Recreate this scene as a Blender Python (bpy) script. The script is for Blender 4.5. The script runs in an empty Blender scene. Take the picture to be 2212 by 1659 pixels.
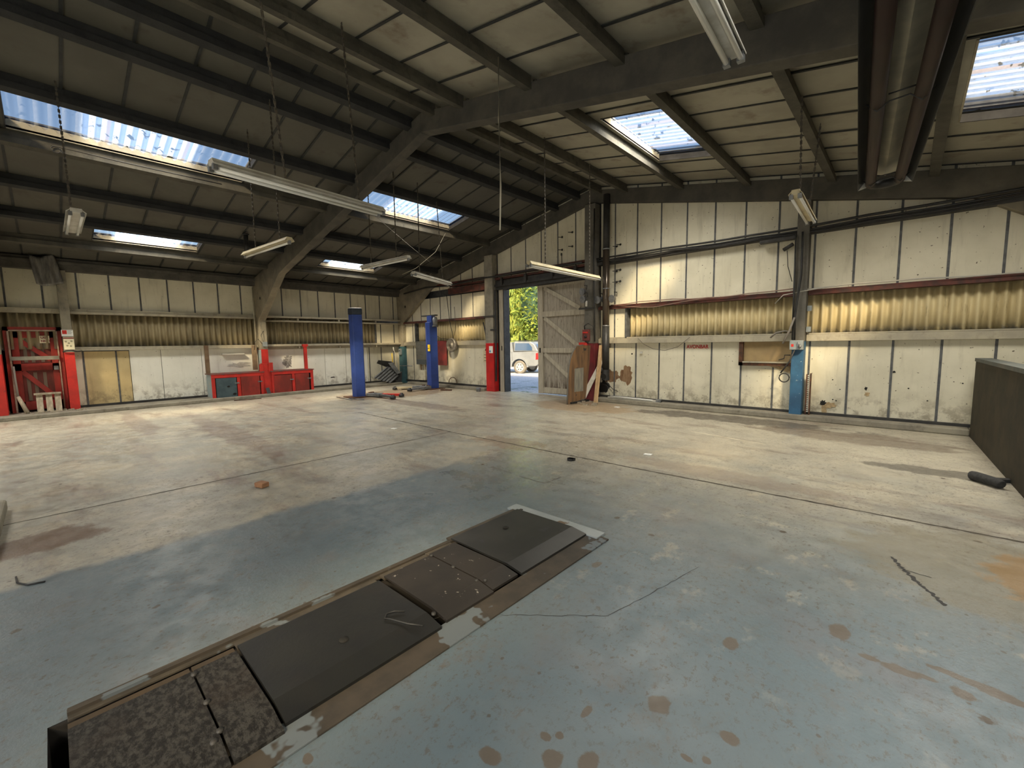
import bpy, bmesh, math, random
from mathutils import Vector, Matrix
random.seed(7)
C = bpy.context.scene.collection
PI = math.pi
V = Vector
RX = -6.38
# ------------------------------------------------------------------ mesh helper
class MB:
    def __init__(s): s.bm = bmesh.new(); s.mats = []
    def mi(s, m):
        if m is None: return 0
        if m not in s.mats: s.mats.append(m)
        return s.mats.index(m)
    def face(s, pts, m=None):
        vs = [s.bm.verts.new(V(p)) for p in pts]
        f = s.bm.faces.new(vs); f.material_index = s.mi(m); return f
    def hexa(s, p, m=None):            # 8 corners: bottom 4 ccw, top 4
        vs = [s.bm.verts.new(V(q)) for q in p]; k = s.mi(m)
        for i in ((0,3,2,1),(4,5,6,7),(0,1,5,4),(1,2,6,5),(2,3,7,6),(3,0,4,7)):
            s.bm.faces.new([vs[j] for j in i]).material_index = k
    def box(s, x0, y0, z0, x1, y1, z1, m=None):
        if x0 > x1: x0, x1 = x1, x0
        if y0 > y1: y0, y1 = y1, y0
        if z0 > z1: z0, z1 = z1, z0
        s.hexa([(x0,y0,z0),(x1,y0,z0),(x1,y1,z0),(x0,y1,z0),(x0,y0,z1),(x1,y0,z1),(x1,y1,z1),(x0,y1,z1)], m)
    def obox(s, c, ax, ay, az, m=None):    # centre + half-axis vectors
        c, ax, ay, az = V(c), V(ax), V(ay), V(az)
        s.hexa([c-ax-ay-az, c+ax-ay-az, c+ax+ay-az, c-ax+ay-az, c-ax-ay+az, c+ax-ay+az, c+ax+ay+az, c-ax+ay+az], m)
    def prism(s, poly, ext, m=None):
        e = V(ext); a = [s.bm.verts.new(V(p)) for p in poly]; b = [s.bm.verts.new(V(p)+e) for p in poly]; k = s.mi(m)
        n = len(poly)
        for f in ([*reversed(a)], b): s.bm.faces.new(f).material_index = k
        for i in range(n): s.bm.faces.new([a[i], a[(i+1)%n], b[(i+1)%n], b[i]]).material_index = k
    def tube(s, pts, r, n=8, m=None, caps=True, r2=None):
        pts = [V(p) for p in pts]; k = s.mi(m); rings = []; N = len(pts)
        up = V((0,0,1))
        for i, p in enumerate(pts):
            t = (pts[min(i+1,N-1)] - pts[max(i-1,0)]).normalized()
            u = t.cross(up)
            if u.length < 1e-3: u = t.cross(V((1,0,0)))
            u.normalize(); w = t.cross(u)
            rr = r if r2 is None else r + (r2-r)*i/max(N-1,1)
            rings.append([s.bm.verts.new(p + (u*math.cos(a)+w*math.sin(a))*rr) for a in [2*PI*j/n for j in range(n)]])
        for i in range(N-1):
            for j in range(n):
                f = s.bm.faces.new([rings[i][j], rings[i][(j+1)%n], rings[i+1][(j+1)%n], rings[i+1][j]])
                f.material_index = k; f.smooth = True
        if caps:
            for q in (rings[0], [*reversed(rings[-1])]): s.bm.faces.new(q).material_index = k
    def lathe(s, c, axis, prof, n=24, m=None):   # prof: (dist along axis, radius)
        c = V(c); a = V(axis).normalized(); u = a.orthogonal().normalized(); w = a.cross(u); k = s.mi(m); rings = []
        for d, r in prof:
            rings.append([s.bm.verts.new(c + a*d + (u*math.cos(t)+w*math.sin(t))*max(r,1e-4)) for t in [2*PI*j/n for j in range(n)]])
        for i in range(len(rings)-1):
            for j in range(n):
                f = s.bm.faces.new([rings[i][j], rings[i][(j+1)%n], rings[i+1][(j+1)%n], rings[i+1][j]]); f.material_index = k; f.smooth = True
    def corr(s, p, u, v, n, lu, lv, pitch=.146, amp=.036, m=None, ph=0, th=.006):
        p, u, v, n = V(p), V(u).normalized(), V(v).normalized(), V(n).normalized(); k = s.mi(m)
        N = max(2, int(lu/pitch*10)); rows = []
        for off in ((0, th) if th else (0,)):
            r0 = []
            for i in range(N+1):
                d = lu*i/N; q = p + u*d + n*(amp*math.sin(2*PI*(d/pitch)+ph) + off)
                r0.append((s.bm.verts.new(q), s.bm.verts.new(q + v*lv)))
            rows.append(r0)
        for r0 in rows:
            for i in range(N):
                f = s.bm.faces.new([r0[i][0], r0[i+1][0], r0[i+1][1], r0[i][1]]); f.material_index = k; f.smooth = True
        for i in range(N if th else 0):
            for j in (0, 1):
                s.bm.faces.new([rows[0][i][j], rows[0][i+1][j], rows[1][i+1][j], rows[1][i][j]]).material_index = k
    def build(s, name, mat=None, parent=None, loc=None, bevel=0, smooth=False):
        bm = s.bm
        root = parent
        while root is not None and root.parent is not None: root = root.parent
        L = V(root.location) if root is not None else (V(loc) if loc else V((0,0,0)))
        if L.length: bmesh.ops.translate(bm, verts=bm.verts, vec=-L)
        bmesh.ops.recalc_face_normals(bm, faces=bm.faces)
        me = bpy.data.meshes.new(name); bm.to_mesh(me); bm.free()
        for q in (s.mats or [mat]):
            if q is not None: me.materials.append(q)
        if smooth:
            for f in me.polygons: f.use_smooth = True
        o = bpy.data.objects.new(name, me); C.objects.link(o)
        if parent is not None: o.parent = parent
        elif loc: o.location = loc
        if bevel:
            b = o.modifiers.new('b', 'BEVEL'); b.width = bevel; b.segments = 2; b.limit_method = 'ANGLE'; b.angle_limit = .7
        return o
def tag(o, label, cat, group=None, kind=None):
    o['label'] = label; o['category'] = cat
    if group: o['group'] = group
    if kind: o['kind'] = kind
    return o
def thing(name, label, cat, loc=(0,0,0), group=None):
    o = bpy.data.objects.new(name, None); C.objects.link(o); o.location = loc; o.empty_display_size = .1
    return tag(o, label, cat, group)
def struct(name, mb, mat=None, label=None, cat=None, bevel=0, parent=None):
    o = mb.build(name, mat, parent, bevel=bevel)
    if parent is None: o['kind'] = 'structure'
    if label: o['label'] = label
    if cat: o['category'] = cat
    return o
def one(name, mb, mat, label, cat, loc=None, group=None, bevel=0, smooth=False):
    return tag(mb.build(name, mat, None, loc=loc, bevel=bevel, smooth=smooth), label, cat, group)
# ------------------------------------------------------------------ materials
class NT:
    def __init__(s, name):
        s.m = bpy.data.materials.new(name); s.m.use_nodes = True; s.t = s.m.node_tree; s.n = s.t.nodes
        s.b = s.n['Principled BSDF']; s.out = s.n['Material Output']
        g = s.n.new('ShaderNodeNewGeometry'); s.pos = g.outputs['Position']
    def L(s, a, b): s.t.links.new(a, b)
    def node(s, k, **kw):
        q = s.n.new(k)
        for a, b in kw.items(): setattr(q, a, b)
        return q
    def map(s, scale=(1,1,1), vec=None, rot=(0,0,0), loc=(0,0,0)):
        q = s.node('ShaderNodeMapping'); q.inputs['Scale'].default_value = scale; q.inputs['Rotation'].default_value = rot; q.inputs['Location'].default_value = loc
        s.L(vec or s.pos, q.inputs['Vector']); return q.outputs[0]
    def noise(s, scale=1, detail=5, rough=.55, stretch=None, dist=0, loc=(0,0,0), rot=(0,0,0)):
        q = s.node('ShaderNodeTexNoise'); q.inputs['Scale'].default_value = scale; q.inputs['Detail'].default_value = detail
        q.inputs['Roughness'].default_value = rough; q.inputs['Distortion'].default_value = dist
        s.L(s.map(stretch or (1,1,1), loc=loc, rot=rot), q.inputs['Vector']); return q.outputs['Fac']
    def vor(s, scale, stretch=None, feat='F1', rnd=1):
        q = s.node('ShaderNodeTexVoronoi', feature=feat); q.inputs['Scale'].default_value = scale; q.inputs['Randomness'].default_value = rnd
        s.L(s.map(stretch or (1,1,1)), q.inputs['Vector']); return q.outputs['Distance']
    def ramp(s, v, lo, hi, a=0, b=1):
        q = s.node('ShaderNodeMapRange'); q.interpolation_type = 'SMOOTHSTEP'
        for i, x in zip(('From Min','From Max','To Min','To Max'), (lo, hi, a, b)): q.inputs[i].default_value = x
        s.L(v, q.inputs['Value']); return q.outputs[0]
    def math(s, op, a, b=None):
        q = s.node('ShaderNodeMath', operation=op)
        for i, x in enumerate((a, b)):
            if x is None: continue
            if isinstance(x, (int, float)): q.inputs[i].default_value = x
            else: s.L(x, q.inputs[i])
        return q.outputs[0]
    def mix(s, f, a, b):
        q = s.node('ShaderNodeMix', data_type='RGBA')
        for i, x in ((0, f), (6, a), (7, b)):
            if isinstance(x, (int, float)): q.inputs[i].default_value = x
            elif isinstance(x, (tuple, list)): q.inputs[i].default_value = (*x[:3], 1)
            else: s.L(x, q.inputs[i])
        return q.outputs[2]
    def xyz(s):
        q = s.node('ShaderNodeSeparateXYZ'); s.L(s.pos, q.inputs[0]); return q.outputs
    def bump(s, h, st=.3, d=.02):
        q = s.node('ShaderNodeBump'); q.inputs['Strength'].default_value = st; q.inputs['Distance'].default_value = d
        s.L(h, q.inputs['Height']); s.L(q.outputs[0], s.b.inputs['Normal'])
    def fin(s, col, rough=.8, metal=0, spec=.4):
        for k, x in (('Base Color', col), ('Roughness', rough), ('Metallic', metal), ('Specular IOR Level', spec)):
            if isinstance(x, (int, float)): s.b.inputs[k].default_value = x
            elif isinstance(x, (tuple, list)): s.b.inputs[k].default_value = (*x[:3], 1)
            else: s.L(x, s.b.inputs[k])
        return s.m
def sr(r, g, b):       # sRGB 0-255 -> linear
    f = lambda c: (c/255/12.92) if c/255 <= .04045 else ((c/255+.055)/1.055)**2.4
    return (f(r), f(g), f(b))
def M(name, c1, c2=None, scale=3, rough=.8, metal=0, bump=0, stretch=None, spots=None, spec=.4, lo=.35, hi=.65):
    t = NT(name); col = c1
    if c2: col = t.mix(t.ramp(t.noise(scale, 6, .6, stretch), lo, hi), c1, c2)
    if spots:
        for (c, sc, a, b) in spots: col = t.mix(t.ramp(t.noise(sc, 4, .6, loc=(3.1,5.7,1.3)), a, b), col, c)
    if bump: t.bump(t.noise(scale*8, 6, .7), bump, .01)
    return t.fin(col, rough, metal, spec)
def m_board(name, c1, c2, dirt, streak=.6):
    t = NT(name)
    col = t.mix(t.ramp(t.noise(1.1, 5, .6), .35, .7), c1, c2)
    col = t.mix(t.math('MULTIPLY', t.ramp(t.noise(2.2, 6, .65, (3,3,.35)), .5, .8), streak), col, dirt)
    z = t.xyz()[2]
    low = t.math('MULTIPLY', t.ramp(z, .75, .15), t.ramp(t.noise(5, 6, .7), .45, .62))
    col = t.mix(t.math('MULTIPLY', low, .6), col, (.16,.12,.07))
    col = t.mix(t.ramp(t.noise(24, 3, .5), .70, .74), col, (.10,.08,.05))
    t.bump(t.noise(40, 4, .6), .08, .004)
    return t.fin(col, .62, spec=.35)
BOARD = m_board('wall_board', (.70,.66,.515), (.60,.565,.43), (.33,.30,.22))
BOARDW = m_board('white_board', (.86,.85,.76), (.78,.77,.68), (.45,.42,.34), .35)
BOARDY = m_board('yellowed_board', (.60,.48,.25), (.50,.39,.20), (.30,.23,.12), .5)
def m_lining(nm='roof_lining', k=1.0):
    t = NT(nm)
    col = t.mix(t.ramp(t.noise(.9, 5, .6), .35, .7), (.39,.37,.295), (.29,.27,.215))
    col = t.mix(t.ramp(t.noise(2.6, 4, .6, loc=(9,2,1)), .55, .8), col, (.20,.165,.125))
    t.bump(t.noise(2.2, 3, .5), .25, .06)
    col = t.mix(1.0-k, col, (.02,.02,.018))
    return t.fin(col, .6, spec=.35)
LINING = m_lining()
LINING2 = m_lining('shaded_roof_lining', .22)  # left-slope copy of the lining, with its shade mixed into the colour
def m_conc(name, a, b, dirt):
    t = NT(name)
    col = t.mix(t.ramp(t.noise(2.5, 6, .65), .35, .65), a, b)
    col = t.mix(t.math('MULTIPLY', t.ramp(t.noise(6, 6, .7, (1,1,.6)), .5, .75), .7), col, dirt)
    t.bump(t.noise(30, 6, .7), .3, .01)
    return t.fin(col, .85)
CONC = m_conc('sooty_concrete', (.105,.098,.082), (.07,.066,.058), (.035,.033,.03))
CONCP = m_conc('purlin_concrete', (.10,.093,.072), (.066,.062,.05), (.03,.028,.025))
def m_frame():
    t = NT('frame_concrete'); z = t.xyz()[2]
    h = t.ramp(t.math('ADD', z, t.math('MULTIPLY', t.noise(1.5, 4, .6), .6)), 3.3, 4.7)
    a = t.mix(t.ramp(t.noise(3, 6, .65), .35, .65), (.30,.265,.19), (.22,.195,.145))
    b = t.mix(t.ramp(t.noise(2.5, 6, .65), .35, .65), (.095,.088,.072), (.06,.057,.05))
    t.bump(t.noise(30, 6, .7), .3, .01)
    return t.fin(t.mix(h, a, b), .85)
FRAMEC = m_frame()
CONCPD = m_conc('shaded_purlin_concrete', (.035,.036,.036), (.024,.025,.026), (.012,.013,.014))  # left-slope purlin copy, shade darkened into the colour
CONCL = m_conc('pale_concrete', (.42,.38,.28), (.34,.31,.24), (.18,.16,.12))
CONCLEG = m_conc('leg_concrete', (.30,.27,.20), (.22,.20,.155), (.11,.10,.08))
KERB = m_conc('kerb_concrete', (.30,.275,.21), (.21,.19,.15), (.09,.075,.05))
JOINT = M('joint_cover', (.12,.125,.125), (.07,.072,.075), 9, .6)
JOINTR = M('roof_joint_cover', (.035,.037,.036), (.022,.024,.024), 9, .7)
DARKST = M('dark_steel', (.045,.043,.04), (.025,.024,.022), 6, .6)
REDOX = M('red_oxide_steel', (.115,.035,.025), (.05,.025,.02), 5, .7)
REDP = M('red_paint', (.62,.035,.025), (.48,.03,.022), 4, .5, spots=[((.2,.04,.03), 14, .66, .72)])
REDD = M('dull_red_paint', (.36,.035,.025), (.2,.03,.022), 3, .6, stretch=(1,1,.5))
REDB = M('red_door_board', (.17,.032,.022), (.09,.026,.018), 2.5, .6, stretch=(1,3,.6))
BLUEP = M('blue_paint', (.035,.12,.23), (.025,.08,.16), 3, .55, spots=[((.35,.42,.42), 18, .66, .7)])
TEALP = M('teal_paint', (.06,.15,.175), (.045,.11,.13), 3, .6)
LBLUE = M('pale_blue_paint', (.30,.42,.48), (.42,.45,.42), 12, .7)
LIFTB = M('lift_blue', (.028,.065,.30), (.02,.05,.22), 3, .4, spec=.5)
LIFTG = M('lift_cap_grey', (.03,.04,.06), (.02,.03,.045), 4, .5)
WHITEM = M('white_enamel', (.62,.61,.56), (.45,.43,.37), 5, .45)
CREAMM = M('cream_enamel', (.66,.58,.38), (.5,.44,.3), 5, .5)
TUBEG = M('lamp_tube_glass', (.82,.82,.78), None, 1, .2, spec=.6)
GALV = M('galvanised_steel', (.30,.31,.32), (.2,.21,.22), 8, .45, .6)
BLACKP = M('black_plastic', (.02,.02,.02), (.035,.035,.034), 6, .5)
CHAINM = M('rusty_chain', (.05,.045,.04), (.1,.085,.06), 30, .7)
CHAINL = M('bright_chain', (.5,.46,.35), None, 1, .6)
WOOD = M('old_timber', (.26,.235,.19), (.17,.155,.125), 5, .85, stretch=(6,6,.6), bump=.3)
WOODN = M('new_timber', (.62,.43,.24), (.5,.33,.17), 5, .7, stretch=(8,8,.6))
PLY = M('weathered_plywood', (.25,.14,.065), (.12,.075,.045), 2.5, .7, stretch=(3,3,.5), spots=[((.05,.045,.04), 3.1, .62, .68)])
WHITEPL = M('white_plank', (.7,.67,.58), (.55,.52,.43), 6, .7)
PALLET = M('pallet_wood', (.5,.42,.31), (.33,.28,.2), 7, .85, stretch=(3,3,.7))
RUST = M('rusty_steel', (.12,.05,.025), (.05,.03,.02), 12, .85)
PLATE = M('pit_plate_steel', (.016,.0165,.015), (.011,.0115,.012), 3, .5, .1, bump=.15, spots=[((.022,.017,.014), 1.7, .5, .75)])
CHEQ = None
PAPER = M('paper', (.75,.7,.5), None, 1, .8)
WPAPER = M('white_paper', (.8,.8,.76), None, 1, .8)
BLUEPAP = M('blue_print', (.08,.3,.5), None, 1, .8)
INK = M('dark_red_ink', (.2,.02,.02), None, 1, .8)
SIGNRED = M('sign_red', (.42,.012,.015), None, 1, .6)
YEL = M('yellow_sticker', (.85,.6,.03), None, 1, .6)
RUBBER = M('worn_rubber', (.035,.035,.034), (.06,.058,.055), 30, .9, bump=.6)
BRICK = M('brick', (.38,.2,.1), (.28,.14,.08), 20, .9, bump=.5)
RUBBLE = M('fibre_rubble', (.4,.36,.27), (.25,.2,.14), 20, .95)
PLASTIC = M('dirty_sheet_plastic', (.20,.19,.165), (.10,.095,.085), 4, .35, stretch=(1,5,1), spec=.6)
DKGREY = M('dark_grey_plastic', (.06,.065,.068), (.10,.105,.11), 5, .55)
GREYPL = M('grey_plastic', (.22,.23,.23), (.13,.135,.14), 8, .5)
WALLG = M('grey_box', (.28,.31,.32), (.22,.25,.26), 8, .5)
def m_cheq():
    t = NT('chequer_plate')
    n = t.noise(26, 6, .8, (1,1.6,1)); col = t.mix(t.ramp(n, .42, .60), (.009,.008,.0075), (.042,.040,.036))
    col = t.mix(t.ramp(t.noise(1.6, 4, .6), .5, .75), col, (.022,.015,.011))
    t.bump(t.noise(60, 3, .6), .4, .006)
    return t.fin(col, .65, 0, .3)
CHEQ = m_cheq()
PITF = M('rusty_pit_frame', (.085,.07,.05), (.052,.044,.034), 5, .75, spots=[((.14,.16,.17), 2.3, .60, .63)])
PITG = M('painted_pit_frame', (.065,.052,.038), (.043,.036,.028), 6, .7, spots=[((.13,.15,.16), 2.2, .56, .58)])
PITO = M('orange_rust_strip', (.075,.05,.026), (.05,.037,.025), 4, .8)
def m_door():
    t = NT('ledged_door_boards')
    x = t.xyz()[0]
    w = t.math('FRACT', t.math('DIVIDE', x, .118))
    line = t.ramp(w, .0, .07, 0, 1)
    col = t.mix(t.ramp(t.noise(4, 6, .7, (5,5,.5)), .35, .7), (.40,.36,.295), (.25,.225,.185))
    col = t.mix(t.ramp(t.noise(9, 4, .6, (4,4,.5)), .62, .68), col, (.08,.065,.05))
    z = t.xyz()[2]
    col = t.mix(t.math('MULTIPLY', t.ramp(z, .7, .1), t.ramp(t.noise(6, 5, .7, (2,2,.4)), .42, .58)), col, (.07,.045,.03))
    col = t.mix(t.math('SUBTRACT', 1.0, line), col, (.06,.055,.05))
    return t.fin(col, .85)
DOORB = m_door()
WOODL = M('pale_old_timber', (.47,.43,.34), (.35,.315,.25), 5, .85, stretch=(6,6,.6))
def m_corr(name, a, b, trans=.18):
    t = NT(name)
    col = t.mix(t.ramp(t.noise(1.5, 5, .6, (1.5,1.5,.5)), .35, .7), a, b)
    col = t.mix(t.math('MULTIPLY', t.ramp(t.noise(3.5, 6, .7, (3,3,.5)), .55, .75), .7), col, (.20,.13,.05))
    z = t.xyz()[2]
    col = t.mix(t.math('MULTIPLY', t.ramp(z, 1.84, 1.68), t.ramp(t.noise(9, 4, .6), .4, .6)), col, (.30,.27,.22))
    t.fin(col, .6)
    tr = t.node('ShaderNodeBsdfTranslucent'); t.L(col, tr.inputs[0]); mx = t.node('ShaderNodeMixShader'); mx.inputs[0].default_value = trans
    t.L(t.b.outputs[0], mx.inputs[1]); t.L(tr.outputs[0], mx.inputs[2]); t.L(mx.outputs[0], t.out.inputs[0])
    return t.m
GRP = m_corr('yellowed_corrugated_sheet', (.70,.59,.34), (.56,.46,.25), .06)
GRPD = m_corr('grimy_corrugated_sheet', (.40,.335,.20), (.27,.225,.135), .05)
def m_sky(nm, k):     # translucent rooflight sheet, dirt and moss outside, stripes from its corrugations
    t = NT(nm)
    y = t.xyz()[1]
    n = t.noise(14, 5, .7, (.5,1,1)); n2 = t.noise(3, 4, .6)
    s = t.math('SINE', t.math('MULTIPLY', y, 2*PI/.146))
    st = t.ramp(s, -.35, .25)
    col = t.mix(st, (.20,.30,.52), (.90,.93,.96))
    col = t.mix(t.math('MULTIPLY', t.ramp(n, .4, .65), .5), col, (.30,.36,.45))
    brown = t.ramp(t.math('SINE', t.math('MULTIPLY', t.math('ADD', y, .32), 2*PI/1.02)), .985, 1.0)
    col = t.mix(brown, col, (.42,.36,.38))
    moss = t.ramp(t.noise(5.5, 3, .7, (1.3,1,1), loc=(4,1,0)), .59, .63)
    col = t.mix(moss, col, (.025,.03,.03))
    tp = t.node('ShaderNodeBsdfTransparent'); tp.inputs[0].default_value = (.38,.38,.38,1)
    tl = t.node('ShaderNodeBsdfTranslucent'); t.L(col, tl.inputs[0])
    m1 = t.node('ShaderNodeMixShader'); m1.inputs[0].default_value = k; t.L(tp.outputs[0], m1.inputs[1]); t.L(tl.outputs[0], m1.inputs[2])
    t.L(m1.outputs[0], t.out.inputs[0]); return t.m
SKYM = m_sky('rooflight_sheet', .055); SKYR = m_sky('bright_rooflight_sheet', .03)
def m_floor():
    t = NT('workshop_floor')
    X, Y, Z = t.xyz()
    # worn bare concrete
    bare = t.mix(t.ramp(t.noise(.7, 6, .65, (1,.8,1)), .35, .68), (.47,.425,.325), (.36,.325,.255))
    bare = t.mix(t.math('MULTIPLY', t.ramp(t.noise(1.2, 6, .7, (.5,1.6,1), loc=(2,8,0)), .5, .7), .75), bare, (.19,.135,.10))
    paint = t.mix(t.ramp(t.noise(.9, 5, .6, loc=(5,5,0)), .35, .7), (.125,.165,.185), (.148,.178,.19))
    paint = t.mix(t.math('MULTIPLY', t.ramp(t.noise(1.0, 5, .65, loc=(1,3,0)), .5, .75), .6), paint, (.16,.15,.155))
    # painted bay: x > -4.4 and y < 3.7 (ragged edges), thinning out beyond
    e = t.math('MULTIPLY', t.math('SUBTRACT', t.noise(2.2, 5, .7), .5), 1.6)
    mx_ = t.ramp(t.math('ADD', X, t.math('MULTIPLY', e, .25)), -4.5, -4.3)
    fy = t.ramp(t.math('ADD', Y, e), 6.2, 2.6)
    mask = t.math('MULTIPLY', mx_, fy)
    wear = t.math('MULTIPLY', t.ramp(t.noise(3.4, 7, .7, (1,.8,1)), .56, .66), .45)
    mask = t.math('SUBTRACT', mask, t.math('MULTIPLY', wear, t.ramp(Y, .5, 4)))
    midp = t.math('MULTIPLY', t.math('MULTIPLY', t.ramp(X, -14.5, -9), t.ramp(Y, 8.5, 4.5)), t.ramp(t.noise(1.5, 6, .7), .36, .6))
    tot = t.math('MAXIMUM', mask, t.math('MULTIPLY', midp, .4)); 
    col = t.mix(tot, bare, paint)
    # speckle and scuffs
    sp = t.ramp(t.noise(30, 5, .8, (1,.7,1)), .53, .63)
    col = t.mix(t.math('MULTIPLY', t.math('MULTIPLY', sp, t.ramp(t.noise(1.3, 3, .5), .25, .6)), .8), col, (.10,.085,.07))
    sc = t.ramp(t.noise(7, 6, .8, (1,.35,1), rot=(0,0,.5)), .60, .68)
    col = t.mix(t.math('MULTIPLY', sc, .65), col, (.13,.115,.10))
    # discrete oil drips and chips
    mt = t.ramp(t.noise(4.5, 8, .8, (1,.8,1), loc=(7,3,0)), .50, .72)
    col = t.mix(t.math('MULTIPLY', mt, .5), col, (.15,.125,.10))
    rd = t.math('MULTIPLY', t.ramp(t.noise(1.1, 6, .75, (.35,1.5,1), loc=(1,9,0)), .55, .75), t.ramp(X, -4.5, -6))
    col = t.mix(t.math('MULTIPLY', rd, .5), col, (.25,.16,.13))
    v = t.vor(2.3); vn = t.math('ADD', v, t.math('MULTIPLY', t.math('SUBTRACT', t.noise(18, 4, .6), .5), .14))
    col = t.mix(t.math('MULTIPLY', t.ramp(vn, .065, .04), .9), col, (.075,.055,.038))
    v2 = t.vor(7.5); v2n = t.math('ADD', v2, t.math('MULTIPLY', t.math('SUBTRACT', t.noise(40, 4, .6), .5), .2))
    col = t.mix(t.math('MULTIPLY', t.ramp(v2n, .09, .05), .8), col, (.085,.07,.055))
    cache = {q: t.math('SUBTRACT', t.noise(q, 5, .7, loc=(3,q,0)), .5) for q in (2.0, 4.5, 9.0)}
    def blob(cx, cy, rx, ry, c, k=1, nz=.7, ns=3.0, rot=0):
        sh = cache[2.0 if ns < 3 else 4.5 if ns < 6.5 else 9.0]
        q = t.map((1/rx, 1/ry, 0), loc=(-cx/rx, -cy/ry, 0))
        ln = t.node('ShaderNodeVectorMath', operation='LENGTH'); t.L(q, ln.inputs[0])
        d = t.math('ADD', ln.outputs['Value'], t.math('MULTIPLY', sh, nz*2))
        return t.math('MULTIPLY', t.ramp(d, 1.0, .75), k), c
    blobs = [blob(.85, 4.25, .42, .5, (.36,.19,.06), .85, ns=4), blob(.55, 4.2, .9, .8, (.2,.17,.11), .5, ns=4),
        blob(-5.25, -.15, .3, .42, (.13,.08,.05), .85), blob(-5.9, 8.9, 1.6, .9, (.36,.24,.13), .6, ns=2),
        blob(-12.3, 7.7, 1.3, 2.2, (.24,.16,.09), .7, ns=1.5), blob(-2.6, 9.2, 2.2, .45, (.09,.075,.06), .8, .9, 2.2),
        blob(-.6, 8.6, 1.6, .5, (.15,.11,.08), .6, .9, 2), blob(-9.5, 6.6, 2.2, .35, (.16,.12,.10), .6, .7, 1.6),
        blob(-9.5, 2.2, 3.2, .3, (.19,.14,.12), .5, .9, 1.2), blob(-12, 1.2, 2.5, .22, (.19,.14,.12), .5, .9, 1.2),
        blob(-4.6, 4.9, .8, .35, (.24,.17,.11), .7, 1.0, 4), blob(-1.6, 5.3, 1.4, .25, (.25,.2,.16), .5, .9, 3),
        blob(.35, 7.0, .8, .22, (.1,.09,.075), .75, .9, 3), blob(-0.19, 2.81, 0.05, 0.09, (.115,.095,.075), .95, .8, 9), blob(-0.06, 2.67, 0.05, 0.03, (.115,.095,.075), .95, .8, 9), blob(0.06, 2.66, 0.09, 0.035, (.115,.095,.075), .95, .8, 7), blob(0.14, 2.68, 0.05, 0.02, (.115,.095,.075), .95, .8, 9), blob(0.22, 2.79, 0.07, 0.025, (.115,.095,.075), .95, .8, 7), blob(0.32, 2.78, 0.12, 0.03, (.115,.095,.075), .95, .8, 7), blob(0.27, 2.66, 0.05, 0.05, (.115,.095,.075), .95, .8, 9), blob(0.42, 2.75, 0.1, 0.03, (.115,.095,.075), .95, .8, 7), blob(-0.6, 2.33, 0.04, 0.06, (.115,.095,.075), .95, .8, 9), blob(-0.44, 1.74, 0.04, 0.03, (.115,.095,.075), .95, .8, 9), blob(-0.72, 1.7, 0.05, 0.06, (.115,.095,.075), .95, .8, 9), blob(-0.94, 1.46, 0.018, 0.04, (.115,.095,.075), .95, .8, 9), blob(-0.81, 1.27, 0.045, 0.055, (.115,.095,.075), .95, .8, 9), blob(-1.11, 1.04, 0.05, 0.035, (.115,.095,.075), .95, .8, 9), blob(-0.92, 1.19, 0.045, 0.05, (.115,.095,.075), .95, .8, 9), blob(-1, 1.25, 0.03, 0.022, (.115,.095,.075), .95, .8, 9), blob(-0.96, 1.29, 0.02, 0.02, (.115,.095,.075), .95, .8, 9), blob(-1.63, 0.56, 0.03, 0.02, (.115,.095,.075), .95, .8, 9), blob(-1.56, 2.56, 0.03, 0.05, (.115,.095,.075), .95, .8, 9), blob(-0.54, 1.54, 0.025, 0.015, (.115,.095,.075), .95, .8, 9), blob(-0.48, 1.58, 0.02, 0.02, (.115,.095,.075), .95, .8, 9)]
    for f, c in blobs: col = t.mix(f, col, c)
    rg = t.ramp(t.noise(5, 6, .7), .35, .7, .30, .62)
    wet = blob(-3.6, 4.6, 1.0, 1.9, None, .17, .9, 2.5)[0]
    rg = t.math('SUBTRACT', rg, wet)
    t.bump(t.math('ADD', t.noise(45, 6, .7), t.noise(4, 3, .5)), .22, .008)
    return t.fin(col, rg, spec=.5)
FLOOR = m_floor()
def m_gravel():
    t = NT('yard_gravel')
    col = t.mix(t.ramp(t.noise(14, 6, .8), .4, .6), (.72,.69,.64), (.50,.47,.44))
    col = t.mix(t.math('MULTIPLY', t.ramp(t.noise(1.6, 5, .7), .52, .62), t.ramp(t.xyz()[1], 16, 11)), col, (.16,.21,.09))
    t.bump(t.noise(30, 5, .8), .5, .02)
    return t.fin(col, .95)
GRAVEL = m_gravel()
def m_leaf(name, a, b):
    t = NT(name); col = t.mix(t.ramp(t.noise(1.3, 4, .6), .35, .65), a, b)
    t.fin(col, .7, spec=.2)
    tr = t.node('ShaderNodeBsdfTranslucent'); t.L(col, tr.inputs[0]); mx = t.node('ShaderNodeMixShader'); mx.inputs[0].default_value = .35
    t.L(t.b.outputs[0], mx.inputs[1]); t.L(tr.outputs[0], mx.inputs[2]); t.L(mx.outputs[0], t.out.inputs[0]); return t.m
LEAFY = m_leaf('conifer_sprays', (.42,.46,.10), (.22,.30,.07))
LEAFG = m_leaf('oak_leaves', (.30,.33,.05), (.14,.22,.05))
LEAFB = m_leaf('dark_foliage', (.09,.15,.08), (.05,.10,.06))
BARK = M('bark', (.12,.09,.06), (.07,.055,.04), 6, .9)
SILVER = M('silver_car_paint', (.30,.31,.31), (.25,.26,.255), 2, .3, .35, spec=.6)
WHITECAR = M('white_car_paint', (.82,.82,.8), None, 1, .3)
def m_glass(name, c):
    t = NT(name); return t.fin(c, .08, 0, .9)
CARGLASS = m_glass('car_window_glass', (.05,.09,.16))
TYRE = M('dusty_tyre', (.20,.18,.15), (.13,.12,.10), 8, .9)
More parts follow.
